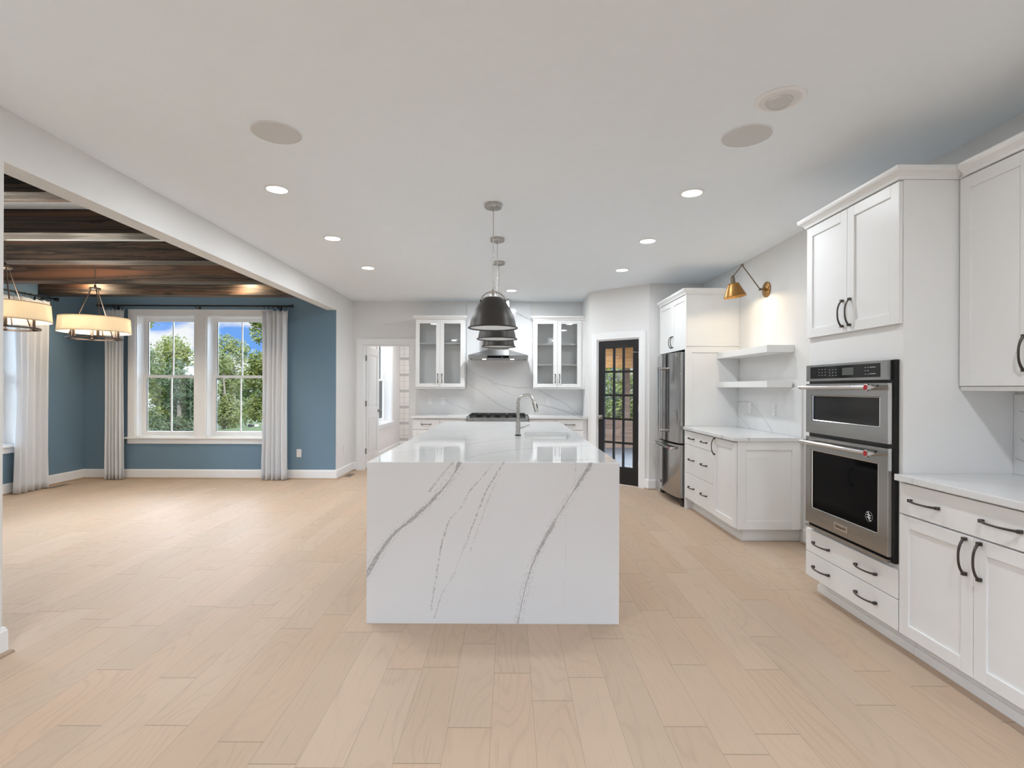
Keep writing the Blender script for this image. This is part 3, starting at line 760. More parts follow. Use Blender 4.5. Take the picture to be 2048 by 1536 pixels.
for (x, y, l) in ((-2.43, 7.98, 'dark floor register by the grey wall near the open door'), (-6.03, 7.02, 'dark floor register behind the left dining curtain')):
    root = thing('floor_register', l, 'floor vent', (x, y, 0), 'floor registers')
    obj('grille', MB().xyz(x-.055, x+.055, y-.14, y+.14, 0.0005, .004), M_shoe, root)
    m = MB()
    for i in range(12): m.xyz(x-.042, x+.042, y-.125+i*.0215, y-.125+i*.0215+.012, .0041, .0046)
    obj('slots', m, M_black, root, label='dark slots')

# ------------------------------------------------------------------ island
IX0, IX1, IY0, IY1, IT = -.812, .625, 2.986, 6.55, .9176
root = thing('kitchen_island', 'large white island with grey veined quartz waterfall end', 'kitchen island', ((IX0+IX1)/2, (IY0+IY1)/2, 0))
obj('waterfall_panel', MB().xyz(IX0, IX1, IY0, IY0+.03, 0, IT), M_qfront, root, .0015, label='front quartz panel with three diagonal grey veins')
obj('waterfall_panel', MB().xyz(IX0, IX1, IY1-.03, IY1, 0, IT), M_qfront, root, .0015)
sx0, sx1, sy0, sy1 = .135, .555, 4.345, 5.01
ya, yb = IY0+.0301, IY1-.0301
zt = IT-.03
obj('worktop', MB().xyz(IX0, IX1, ya, sy0, zt, IT).xyz(IX0, IX1, sy1, yb, zt, IT).xyz(IX0, sx0, sy0, sy1, zt, IT).xyz(sx1, IX1, sy0, sy1, zt, IT), M_qtop, root, label='glossy white quartz top with faint veins and sink cutout')
obj('cabinet_body', MB().xyz(-.52, .585, ya+.001, yb-.001, .114, .60).xyz(-.52, .10, ya+.001, yb-.001, .60, zt-.001).xyz(.10, .585, ya+.001, 4.30, .60, zt-.001).xyz(.10, .585, 5.055, yb-.001, .60, zt-.001).xyz(-.47, .51, ya+.001, yb-.001, 0, .114), M_cab, root)
FI = Frame((.585, 0, 0), (0, 1, 0), (1, 0, 0))
for i in range(5):
    a = ya+.02+i*.689; door_part(root, FI, a, a+.684, .12, .59 if i == 2 else .87, .0005, a+.64, .5 if i == 2 else .76)
root = thing('sink', 'white undermount sink set into the island beside the faucet', 'sink', ((sx0+sx1)/2, (sy0+sy1)/2, .66))
x0, x1, y0, y1, z0, z1 = sx0-.012, sx1+.012, sy0-.012, sy1+.012, .655, zt-.002
th = .014
obj('basin', MB().xyz(x0, x1, y0, y1, z0, z0+th).xyz(x0, x0+th, y0, y1, z0+th, z1).xyz(x1-th, x1, y0, y1, z0+th, z1).xyz(x0+th, x1-th, y0, y0+th, z0+th, z1).xyz(x0+th, x1-th, y1-th, y1, z0+th, z1), M_ceramic, root, .002)
obj('drain', MB().lathe([(.045, 0), (.045, .003), (.03, .004), (.0, .001)], ((x0+x1)/2, (y0+y1)/2, z0+th), 20), M_steel, root, smooth=True)
# faucet
fx, fy = .073, 4.68
root = thing('faucet', 'brushed nickel pull down gooseneck faucet on the island', 'faucet', (fx, fy, IT))
obj('base', MB().lathe([(.027, 0), (.027, .008), (.0, .009)], (fx, fy, IT+.0002), 24), M_black, root, smooth=True, label='black base ring')
obj('body', MB().lathe([(.021, .009), (.021, .125), (.0165, .128), (.0, .128)], (fx, fy, IT), 24), M_nickel, root, smooth=True)
pts = [(fx, fy, IT+.12), (fx, fy, IT+.20), (fx, fy, IT+.285)]
ra = .069
for i in range(1, 15):
    an = math.pi-i/14*R(168); pts.append((fx+ra+ra*math.cos(an), fy-.004*i, IT+.285+ra*1.12*math.sin(an)))
obj('spout', MB().tube(pts, .0145, 16), M_nickel, root, smooth=True)
e = Vector(pts[-1]); dr = (e-Vector(pts[-2])).normalized()
hd = obj('spray_head', MB().tube([e, e+dr*.01, e+dr*.08, e+dr*.095], .017, 16, rr=[.0155, .0175, .0195, .018]), M_nickel, root, smooth=True)
obj('spray_button', MB().tube([e+dr*.018+Vector((.0165, -.008, 0)), e+dr*.055+Vector((.0175, -.008, 0))], .006, 8), M_black, hd, smooth=True, label='black button on spray head')
obj('lever', MB().tube([(fx+.018, fy, IT+.065), (fx+.05, fy+.0, IT+.075), (fx+.10, fy-.01, IT+.098)], .005, 10, rr=[.009, .0055, .004]), M_nickel, root, smooth=True)

# ------------------------------------------------------------------ oven tower and right run
TS0, TS1 = 2.656, 3.49
root = thing('oven_tower_cabinet', 'tall white cabinet tower holding the double wall oven', 'cabinet', FRt.p((TS0+TS1)/2, 0, .3))
obj('carcass', MB().box(FRt, TS0, TS1, .114, 2.405, .001, .575), M_cab, root, .0015)
toe(root, FRt, TS0, TS1, .505)
tm = (TS0+TS1)/2
door_part(root, FRt, TS0+.006, tm-.0015, 1.678, 2.40, .576, tm-.034, 1.79, .15)
door_part(root, FRt, tm+.0015, TS1-.003, 1.678, 2.40, .576, tm+.034, 1.79, .15)
drawer_part(root, FRt, TS0+.006, TS1-.003, .279, .425, .576, [2.895, 3.31])
drawer_part(root, FRt, TS0+.006, TS1-.003, .118, .275, .576, [2.895, 3.31])
obj('crown', MB().sweep([(XR-.002, TS1), (XR-.597, TS1), (XR-.597, TS0), (2.262, TS0)], [(o_, z+2.4055) for o_, z in crown_p], 1).box(FRt, TS0, TS1, 2.4055, 2.42, .002, .596), M_cab, root)

# double wall oven
OS0, OS1 = 2.70, 3.445
root = thing('wall_oven', 'stainless microwave and oven combination built into the white tower', 'oven', FRt.p((OS0+OS1)/2, .449, .6))
obj('chassis', MB().box(FRt, OS0-.018, OS1+.004, .449, 1.497, .5755, .598), M_black, root, .002)
o = obj('control_panel', MB().box(FRt, OS0, OS1, 1.392, 1.496, .598, .622), M_steel, root, .002)
obj('panel_glass', MB().box(FRt, OS0+.055, OS1-.05, 1.408, 1.482, .622, .6228), M_smoke, o)
m = MB()
for (s, t) in [(3.30-.032*i, 1.465-.018*j) for i in range(3) for j in range(3)] + [(3.19-.03*i, 1.46-.017*j) for i in range(3) for j in range(3)] + [(2.87-.022*i, 1.462-.018*j) for i in range(2) for j in range(3)]:
    m.box(FRt, s-.005, s+.005, t-.0016, t+.0016, .6228, .6232)
for t in (1.462, 1.427): m.box(FRt, 2.79, 2.835, t-.002, t+.002, .6228, .6232)
obj('markings', m, M_mark, o, label='rows of small pale key symbols')
obj('display', MB().box(FRt, 2.97, 3.07, 1.425, 1.467, .6228, .6233), M_display, o)
def oven_door(t0, t1, ws0, ws1, wt0, wt1, ht, gmat, nm):
    d0, d1 = .599, .622
    m = MB().box(FRt, OS0, ws0, t0, t1, d0, d1).box(FRt, ws1, OS1, t0, t1, d0, d1).box(FRt, ws0, ws1, t0, wt0, d0, d1).box(FRt, ws0, ws1, wt1, t1, d0, d1)
    o = obj(nm, m, M_steel, root, .0)
    b_ = .014
    obj('window_frame', MB().box(FRt, ws0, ws0+b_, wt0, wt1, d0, d1-.003).box(FRt, ws1-b_, ws1, wt0, wt1, d0, d1-.003).box(FRt, ws0+b_, ws1-b_, wt0, wt0+b_*.5, d0, d1-.003).box(FRt, ws0+b_, ws1-b_, wt1-b_*.5, wt1, d0, d1-.003), M_chrome, o, .003)
    obj('glass', MB().box(FRt, ws0+b_, ws1-b_, wt0+b_*.5, wt1-b_*.5, d0, d1-.010), gmat, o)
    obj('edge_trim', MB().box(FRt, OS0-.006, OS0-.0005, t0, t1, d0, d1), M_chrome, o)
    pa, pb = OS0+.05, OS1-.03
    dd = .680
    obj('handle', MB().tube([FRt.p(pa, ht, dd), FRt.p(pb, ht, dd)], .0125, 14).tube([FRt.p(pa+.012, ht, d1), FRt.p(pa+.012, ht, dd+.004)], .0145, 14).tube([FRt.p(pb-.012, ht, d1), FRt.p(pb-.012, ht, dd+.004)], .0145, 14), M_chrome, o, smooth=True)
    Mr = Vector((-1, 0, 0)).to_track_quat('Z', 'Y').to_matrix()
    obj('medallion_ring', MB().lathe([(.0195, 0), (.0195, .009), (.015, .011), (0, .011)], FRt.p(pa+.012, ht, dd+.004), 20, Mr), M_chrome, o, smooth=True)
    obj('medallion', MB().lathe([(.0145, 0), (.0135, .003), (0, .0035)], FRt.p(pa+.012, ht, dd+.0151), 20, Mr), M_red, o, smooth=True, label='round red medallion')
    return o
oven_door(1.062, 1.376, 2.755, 3.385, 1.140, 1.305, 1.353, M_smoke, 'microwave_door')
od = oven_door(.482, 1.038, 2.765, 3.390, .578, .955, 1.006, M_glassblack, 'oven_door')
obj('vent_trim', MB().box(FRt, OS0-.004, OS1, .452, .468, .598, .625), M_steel, root, .002)
npl = obj('nameplate', MB().box(FRt, 3.017, 3.142, .512, .549, .622, .6245), M_chrome, od, .001)
fc = bpy.data.curves.new('nameplate_lettering', 'FONT'); fc.body = 'KitchenAid'; fc.size = .021; fc.align_x = 'CENTER'; fc.align_y = 'CENTER'; fc.extrude = .0003
fo = bpy.data.objects.new('nameplate_lettering', fc)
COL.objects.link(fo); bpy.context.view_layer.update()
me = bpy.data.meshes.new_from_object(fo.evaluated_get(bpy.context.evaluated_depsgraph_get()))
bpy.data.objects.remove(fo)
me.transform(Matrix(((0, 0, -1, 0), (-1, 0, 0, 0), (0, 1, 0, 0), (0, 0, 0, 1))))
me.transform(Matrix.Translation(FRt.p(3.0795, .5305, .6249) - ORG[root.name]))
me.materials.clear(); me.materials.append(M_black)
lo = bpy.data.objects.new('lettering', me); COL.objects.link(lo); lo.parent = od; lo['label'] = 'dark lettering on nameplate'
# round fan emblem on the oven glass
m = MB(); Mr = Vector((-1, 0, 0)).to_track_quat('Z', 'Y').to_matrix()
ec = (2.852, .652)
for k in range(3):
    c = ec[1]+(k-1)*.013
    pts = [FRt.p(ec[0]+.016-.032*i/8, c+.006-.010*i/8+.006*math.sin(i/8*6.28), .6128) for i in range(9)]
    m.tube(pts, .0023, 6)
obj('emblem', m, M_emblem, od, label='white wavy emblem')
obj('emblem_ring', MB().tube([FRt.p(ec[0]+.028*math.cos(a), ec[1]+.028*math.sin(a), .6124) for a in [2*math.pi*k/24 for k in range(24)]], .0008, 5, True), M_mark, od)

# right base run, upper cabinet
BS0, BS1 = 1.742, TS0-.002
root = thing('base_cabinet', 'white base cabinet right of the ovens with wide drawer over two doors', 'cabinet', FRt.p(2.2, 0, .3))
obj('carcass', MB().box(FRt, BS0, BS1, .114, .884, .001, .575), M_cab, root, .0015)
toe(root, FRt, BS0, BS1, .505)
bm_ = (BS0+BS1)/2+.03
drawer_part(root, FRt, BS0+.003, BS1-.003, .722, .874, .576, [2.49, 2.10], .165)
door_part(root, FRt, bm_+.0015, BS1-.003, .118, .715, .576, bm_+.036, .625, .15)
door_part(root, FRt, BS0+.003, bm_-.0015, .118, .715, .576, bm_-.036, .625, .15)
tag(obj('countertop', MB().box(FRt, BS0-.02, BS1, .885, .9176, .001, .622), M_qcounter, None, .003, loc=FRt.p(2.2, .885, .3)), 'white quartz countertop right of the ovens', 'countertop')
tag(obj('quartz_backsplash', MB().box(FRt, BS0, BS1, .9186, 1.32, .0005, .018), M_qright, None, loc=FRt.p(2.2, .9186, .01)), 'veined quartz backsplash at the right picture edge under the upper cabinet', 'backsplash')
root = thing('upper_cabinet', 'white upper cabinet at the right picture edge beside the oven tower', 'cabinet', FRt.p(2.26, 1.345, .15))
US0, US1 = 1.88, TS0-.002
obj('carcass', MB().box(FRt, US0, US1, 1.36, 2.405, .001, .283), M_cab, root, .0015)
obj('light_rail', MB().box(FRt, US0, US1, 1.338, 1.3595, .25, .289), M_cab, root, .003)
um = (US0+US1)/2
door_part(root, FRt, um+.0015, US1-.012, 1.362, 2.40, .284, um+.034, 1.505, .15)
door_part(root, FRt, US0+.003, um-.0015, 1.362, 2.40, .284, um-.034, 1.505, .15)
obj('crown', MB().sweep([(XR-.304, TS0-.045), (XR-.304, US0), (XR-.002, US0)], [(o_, z+2.4055) for o_, z in crown_p], 1).box(FRt, US0, US1, 2.4055, 2.42, .002, .30), M_cab, root)

# ------------------------------------------------------------------ nook cabinet, counter, shelves, fridge
NS0, NS1 = 4.588, 5.878
root = thing('base_cabinet', 'white base cabinet under the floating shelves with six pulls and one door', 'cabinet', FRt.p((NS0+NS1)/2, 0, .3))
obj('carcass', MB().box(FRt, NS0+.006, NS1, .114, .884, .001, .58), M_cab, root)
toe(root, FRt, NS0+.045, NS1, .505)
FN = Frame((0, NS0, 0), (1, 0, 0), (0, -1, 0))
obj('end_panel', shaker(MB(), FN, XR-.58, XR-.03, .114, .884, -.006, .075, .02), M_cab, root, .0015)
dv = 5.06
door_part(root, FRt, NS0-.008, dv-.002, .125, .872, .581, dv-.035, .79, .15)
for (a, b) in ((.729, .872), (.415, .725), (.128, .411)):
    o = drawer_part(root, FRt, dv+.002, NS1-.003, a, b, .581, [5.30, 5.665], .15)
tag(obj('countertop', MB().box(FRt, NS0-.028, NS1, .885, .9176, .001, .625), M_qcounter, None, .003, loc=FRt.p(5.2, .885, .3)), 'white quartz countertop below the floating shelves', 'countertop')
tag(obj('quartz_backsplash', MB().box(FRt, NS0, NS1, .9186, 1.355, .0005, .018), M_qnook, None, loc=FRt.p(5.2, .9186, .01)), 'quartz backsplash with two thin veins below the floating shelves', 'backsplash')
for (t0, t1, l) in ((1.675, 1.739, 'upper white floating shelf under the brass sconce'), (1.3555, 1.414, 'lower white floating shelf above the nook counter')):
    tag(obj('floating_shelf', MB().box(FRt, 4.733, 5.876, t0, t1, .019 if t0 < 1.4 else .001, .25), M_cab, None, .002, loc=FRt.p(5.3, t0, .1)), l, 'shelf', 'floating shelves')
root = thing('refrigerator_cabinet', 'tall white surround with double doors above the refrigerator', 'cabinet', FRt.p(6.39, 0, .3))
FP = Frame((0, 5.88, 0), (1, 0, 0), (0, -1, 0))
obj('side_panel', MB().box(FRt, 5.88, 5.902, 0, 2.40, .001, .600), M_cab, root, .001)
m = MB()
obj('upper_panel', shaker(MB(), FP, XR-.60, XR-.001, 1.815, 2.40, 0.0002, .012, .012), M_cab, root, .001)
m = MB().box(FP, XR-.60, XR-.60+.07, .92, 1.81, 0, .010).box(FP, XR-.53, XR-.001, 1.745, 1.81, 0, .010)
obj('panel_frame', m, M_cab, root, .001)
obj('side_panel', MB().box(FRt, 6.87, 6.89, 0, 2.40, .001, .600), M_cab, root, .001)
obj('carcass', MB().box(FRt, 5.903, 6.869, 1.80, 2.40, .001, .575), M_cab, root)
fm = (5.885+6.885)/2
door_part(root, FRt, 5.885, fm-.0015, 1.785, 2.395, .576, fm-.034, 1.90, .13)
door_part(root, FRt, fm+.0015, 6.885, 1.785, 2.395, .576, fm+.034, 1.90, .13)
obj('crown', MB().sweep([(XR-.6, 6.89), (XR-.6, 5.868), (XR-.002, 5.868)], [(o_, z+2.4005) for o_, z in crown_p], 1).box(FRt, 5.868, 6.89, 2.4005, 2.42, .002, .6), M_cab, root)

root = thing('refrigerator', 'stainless french door refrigerator with bottom freezer drawer', 'refrigerator', (2.25, 6.385, 0))
fy0, fy1 = 5.94, 6.835
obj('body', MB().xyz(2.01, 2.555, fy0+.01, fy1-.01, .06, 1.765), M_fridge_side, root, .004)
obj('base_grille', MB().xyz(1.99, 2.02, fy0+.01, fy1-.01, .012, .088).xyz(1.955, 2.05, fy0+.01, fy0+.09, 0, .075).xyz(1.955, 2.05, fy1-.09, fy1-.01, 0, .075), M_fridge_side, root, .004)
def face_x(y): k = (y-6.3875)/.4475; return 1.918-.045*(1-k*k)
def fridge_front(name, ya_, yb_, z0, z1):
    n = 14; pts = []
    for i in range(n+1):
        y = ya_+(yb_-ya_)*i/n; x = face_x(y)
        if i == 0 or i == n: x += .012
        pts.append((x, y))
    pts = [(2.0, ya_)] + pts + [(2.0, yb_)]
    return obj(name, MB().prism(pts, z0, z1), M_steel_v, root, .003, smooth=True, angle=30)
fmid = 6.3875
dl = fridge_front('door', fy0, fmid-.002, .718, 1.755)
dr_ = fridge_front('door', fmid+.002, fy1, .718, 1.755)
fz = fridge_front('freezer_drawer', fy0, fy1, .098, .700)
for o, y in ((dl, fmid-.045), (dr_, fmid+.045)):
    x = face_x(y)
    m = MB().tube([(x-.06, y, .815), (x-.06, y, 1.60)], .0125, 12)
    for z in (.835, 1.58): m.tube([(x, y, z), (x-.062, y, z)], .013, 12)
    obj('handle', m, M_chrome, o, smooth=True)
x = face_x(6.05)-.05
m = MB().tube([(x, 6.03, .655), (x-.012, 6.2, .655), (x-.016, 6.39, .655), (x-.012, 6.58, .655), (x, 6.75, .655)], .0125, 12)
for y in (6.05, 6.73): m.tube([(face_x(y), y, .655), (x-.002, y, .655)], .014, 12)
obj('handle', m, M_chrome, fz, smooth=True)
Mr = Vector((-1, 0, 0)).to_track_quat('Z', 'Y').to_matrix()
obj('medallion', MB().lathe([(.015, 0), (.014, .004), (0, .005)], (x-.0125, 6.06, .655), 16, Mr), M_red, fz, smooth=True, label='round red medallion')
obj('badge', MB().xyz(face_x(6.5)-.003, face_x(6.5)+.004, 6.46, 6.54, .185, .215), M_chrome, fz)

# ------------------------------------------------------------------ wall sconce
sy = 5.245
root = thing('wall_sconce', 'antique brass swing arm sconce over the floating shelves', 'sconce', (XR, sy, 2.334))
obj('backplate', MB().lathe([(.072, 0), (.078, .004), (.078, .012), (.062, .016), (.02, .022), (.02, .035), (0, .036)], (XR-.0005, sy, 2.334), 28, Mr), M_brass, root, smooth=True, label='round brass backplate')
E0, E1, E2 = Vector((XR-.07, sy, 2.335)), Vector((2.314, sy, 2.576)), Vector((2.222, sy, 2.462))
obj('arm', MB().tube([(XR-.03, sy, 2.334), E0], .008, 10).tube([E0, E1], .0055, 10).tube([E1, E2], .0055, 10), M_darkbrass, root, smooth=True, label='dark swing arm with elbow')
for e in (E0, E1, E2): obj('joint', MB().tube([e+Vector((0, -.013, 0)), e+Vector((0, .013, 0))], .012, 12), M_darkbrass, root, smooth=True)
axd = (Vector((2.250, sy, 2.253))-Vector((2.226, sy, 2.42))).normalized()
Msh = (-axd).to_track_quat('Z', 'Y').to_matrix(); sc0 = Vector((2.246, sy, 2.257))
obj('socket', MB().lathe([(.018, .135), (.021, .138), (.021, .19), (.012, .2), (0, .2)], sc0, 18, Msh), M_darkbrass, root, smooth=True)
obj('shade', MB().lathe([(.107, 0), (.109, .004), (.055, .125), (.056, .13), (.05, .137), (.018, .139), (.018, .135), (.048, .133), (.052, .124), (.104, .003)], sc0, 36, Msh, True), M_brass, root, smooth=True, label='brass cone shade')
obj('bulb', MB().sphere(sc0+(-axd)*.06, .028, 14), M_bulb, root, smooth=True)
lamp('sconce_lamp', 'POINT', sc0+(-axd)*.025, 4.8, (1, .82, .56), shadow_soft_size=.02)

# ------------------------------------------------------------------ ceiling fittings
def can_light(x, y, label, power=7.5, col=(.90, .955, 1)):
    root = thing('recessed_light', label, 'recessed light', (x, y, H), 'lit recessed ceiling lights')
    obj('trim_ring', MB().lathe([(.068, -.0055), (.071, -.007), (.084, -.004), (.087, -.0005), (.068, -.0005)], (x, y, H), 36, None, True), M_trim, root, smooth=True)
    obj('lens', MB().lathe([(0.0001, -.0042), (.069, -.0042), (.069, -.0015), (.0001, -.0015)], (x, y, H), 32), M_lens, root)
    lamp('recessed_lamp', 'AREA', (x, y, H-.011), power, col, shape='DISK', size=.13)
can_light(-1.64, 3.683, 'lit recessed light on the left, nearest the white header edge')
can_light(-1.658, 4.89, 'lit recessed light on the left, middle of the left row')
can_light(-1.656, 6.10, 'lit recessed light on the left, farthest of the left row', 9.5)
can_light(1.283, 3.72, 'lit recessed light on the right, nearest the oven tower')
can_light(1.289, 4.94, 'lit recessed light on the right, middle of the right row', 6)
can_light(1.308, 6.16, 'lit recessed light on the right, farthest of the right row', 6.5)
can_light(.014, 7.49, 'lit recessed light alone before the range wall', 19)
can_light(-1.64, .9, 'unseen recessed light added to brighten the near floor, left', 16)  # this and the next are unseen fill lights added for the near floor
can_light(1.283, .9, 'unseen recessed light added to brighten the near floor, right', 16)
can_light(-5.46, 6.76, 'recessed light hidden between the last two beams, left side', 7, (1, .78, .52))
can_light(-3.45, 6.76, 'recessed light hidden between the last two beams, right side', 7, (1, .78, .52))
for (x, y, l) in ((-1.279, 2.863, 'round flush ceiling speaker on the left'), (1.291, 2.878, 'round flush ceiling speaker on the right, below the eyeball light')):
    root = thing('ceiling_speaker', l, 'ceiling speaker', (x, y, H), 'round ceiling speakers')
    obj('grille', MB().lathe([(0.0001, -.004), (.124, -.004), (.127, -.0025), (.127, -.0005), (.0001, -.0005)], (x, y, H), 48), M_speaker, root, smooth=True)
    obj('rim', MB().lathe([(.128, -.0045), (.132, -.004), (.132, -.0005), (.128, -.0005)], (x, y, H), 48, None, True), M_trim, root, smooth=True)
root = thing('eyeball_light', 'unlit gimbal recessed light above the right speaker', 'recessed light', (1.288, 2.513, H))
obj('trim_ring', MB().lathe([(.088, -.003), (.095, -.008), (.112, -.005), (.114, -.0005), (.088, -.0005)], (1.288, 2.513, H), 40, None, True), M_trim, root, smooth=True)
obj('recess', MB().lathe([(.089, -.004), (.086, -.0008), (.0001, -.0006)], (1.288, 2.513, H), 40), M_wall, root, smooth=True)
Mt = Matrix.Rotation(R(10), 3, 'Y') @ Matrix.Rotation(R(-8), 3, 'X')
obj('eyeball', MB().lathe([(.062, -.002), (.060, -.012), (.050, -.016), (.046, -.011), (0.0001, -.010)], (1.283, 2.520, H), 36, Mt), M_speaker, root, smooth=True)

# ------------------------------------------------------------------ pendants
def pendant(x, y, label):
    zr = 1.790
    root = thing('pendant_light', label, 'pendant light', (x, y, H), 'charcoal dome pendants over the island')
    obj('canopy', MB().lathe([(.066, -.0005), (.068, -.004), (.066, -.026), (.06, -.032), (.010, -.034), (.009, -.05), (0, -.05)], (x, y, H), 32), M_nickel, root, smooth=True)
    obj('cord', MB().tube([(x, y, H-.04), (x, y, 2.055)], .0032, 8), M_nickel, root)
    out = [(.182, .010), (.1755, .02), (.1666, .059), (.158, .086), (.1485, .112), (.136, .138), (.121, .163), (.104, .188), (.088, .208), (.073, .225), (.060, .233), (.02, .235)]
    sh = obj('shade', MB().lathe([(.182, .010), (.186, .010), (.190, .005), (.188, 0), (.182, 0), (.180, .003)] + [(.1785, .010), (.1745, .020)] + [(r_+.0012, h) for r_, h in out[2:]] + [(.02, .231)] + [(r_-.0006, h-.0015) for r_, h in out[2:10]][::-1] + [(.1735, .018), (.1765, .008)], (x, y, zr), 56, None, True), M_shade, root, smooth=True)
    obj('lining', MB().lathe([(.176, .0075), (.172, .0165)] + [(r_-.0035, h-.004) for r_, h in out[2:10]] + [(.02, .227)], (x, y, zr), 56), M_lining, root, smooth=True, label='pale silver inside of the shade')
    pts = [(x+.090*math.cos(a), y, zr+.209+.070*math.sin(a)) for a in [math.pi*k/16 for k in range(17)]]
    obj('yoke', MB().tube(pts, .0045, 8), M_nickel, root, smooth=True)
    for s in (-1, 1): obj('thumb_screw', MB().tube([(x+s*.086, y, zr+.209), (x+s*.099, y, zr+.209)], .009, 10), M_bronze, root, smooth=True)
    obj('cap', MB().lathe([(.024, .235), (.024, .265), (.012, .282), (.006, .30), (0, .30)], (x, y, zr), 18), M_nickel, root, smooth=True)
    obj('bulb', MB().lathe([(.014, .23), (.014, .19), (.03, .15), (.03, .125), (.018, .108), (0, .104)], (x, y, zr), 16), M_plastic, root, smooth=True)
pendant(-.131, 3.97, 'nearest charcoal dome pendant, the largest in view')
pendant(-.123, 4.88, 'middle charcoal dome pendant of three over the island')
pendant(-.127, 5.79, 'farthest charcoal dome pendant, just above the hood')

# ------------------------------------------------------------------ chandeliers
def chandelier(x, y, label):
    root = thing('drum_chandelier', label, 'chandelier', (x, y, 1.84), 'drum shade chandeliers in the dining room')
    obj('canopy', MB().lathe([(.065, -.0005), (.062, -.02), (.015, -.03), (0, -.03)], (x, y, H), 24), M_chand, root, smooth=True)
    m = MB(); z = H-.03; i = 0
    while z > 2.42:
        ax = Vector((1, 0, 0)) if i % 2 else Vector((0, 1, 0))
        m.tube([Vector((x, y, z-.017)) + ax*.0085*math.cos(a) + Vector((0, 0, .019*math.sin(a))) for a in [2*math.pi*k/10 for k in range(10)]], .0022, 5, True)
        z -= .031; i += 1
    obj('chain', m, M_chand, root, smooth=True)
    obj('hub', MB().lathe([(0, 2.425), (.012, 2.42), (.012, 2.395), (.046, 2.39), (.052, 2.384), (.052, 2.374), (.042, 2.368), (.02, 2.362), (0, 2.36)], (x, y, 0), 24), M_chand, root, smooth=True)
    for k in range(3):
        a = R(205+120*k); c, s = math.cos(a), math.sin(a)
        obj('rod', MB().tube([(x+.035*c, y+.035*s, 2.372), (x+.236*c, y+.236*s, 1.852)], .0055, 8), M_chand, root, smooth=True)
    zt_, zb_ = 2.070, 1.912
    sh = obj('shade', MB().lathe([(.3200, zb_), (.3080, zt_), (.3050, zt_), (.3170, zb_)], (x, y, 0), 64, None, True), M_linen, root, smooth=True, label='cream linen drum shade')
    obj('band', MB().lathe([(.3210, zb_), (.3200, zb_+.008), (.3170, zb_+.008), (.3170, zb_-.001)], (x, y, 0), 64, None, True).lathe([(.3095, zt_-.007), (.309, zt_+.001), (.3045, zt_+.001), (.305, zt_-.007)], (x, y, 0), 64, None, True), M_linen, sh, smooth=True)
    obj('ring', MB().lathe([(.229, 1.842), (.244, 1.842), (.244, 1.857), (.229, 1.857)], (x, y, 0), 56, None, True), M_chand, root, smooth=True)
    for k in range(6):
        a = R(15+60*k); px, py = x+.212*math.cos(a), y+.212*math.sin(a)
        obj('candle_sleeve', MB().lathe([(.02, 1.856), (.02, 1.861), (.0135, 1.863), (.0135, 1.955), (0, 1.955)], (px, py, 0), 14).tube([(px, py, 1.853), (x+.236*math.cos(a), y+.236*math.sin(a), 1.85)], .005, 6), M_chand, root, smooth=True)
        obj('bulb', MB().lathe([(.010, 1.955), (.017, 1.975), (.017, 1.99), (.008, 2.015), (0, 2.022)], (px, py, 0), 12), M_bulb, root, smooth=True)
    for k in range(3):
        a = R(40+120*k)
        lamp('chandelier_lamp', 'POINT', (x+.17*math.cos(a), y+.17*math.sin(a), 2.0), 4.2, (1, .92, .80), shadow_soft_size=.05)
chandelier(-4.43, 5.6, 'whole drum chandelier hanging before the back dining window')
chandelier(-4.43, 4.6, 'near drum chandelier cut off by the left picture edge')

# ------------------------------------------------------------------ porch behind the glazed door
tag(obj('porch_deck', MB().xyz(1.26, 6.5, 7.08, 12.0, -.10, -.02), M_deck, None), 'grey blue deck boards seen low through the black door', 'deck', None, 'structure')
tag(obj('porch_knee_wall', MB().xyz(1.0, 6.5, 12.0, 12.12, -.1, .62), M_brownwall, None), 'brown board knee wall of the porch behind the black door', 'wall', None, 'structure')
tag(obj('porch_fascia', MB().xyz(1.0, 6.5, 12.0, 12.12, 1.80, 2.7).xyz(1.26, 6.5, 7.7, 12.0, 2.55, 2.62), M_cedar, None), 'orange cedar boards at the top of the porch behind the black door', 'wall', None, 'structure')
tag(obj('porch_post', MB().xyz(2.62, 2.74, 12.0, 12.12, .62, 1.80), M_brownwall, None), 'brown porch post seen through the black door', 'post')

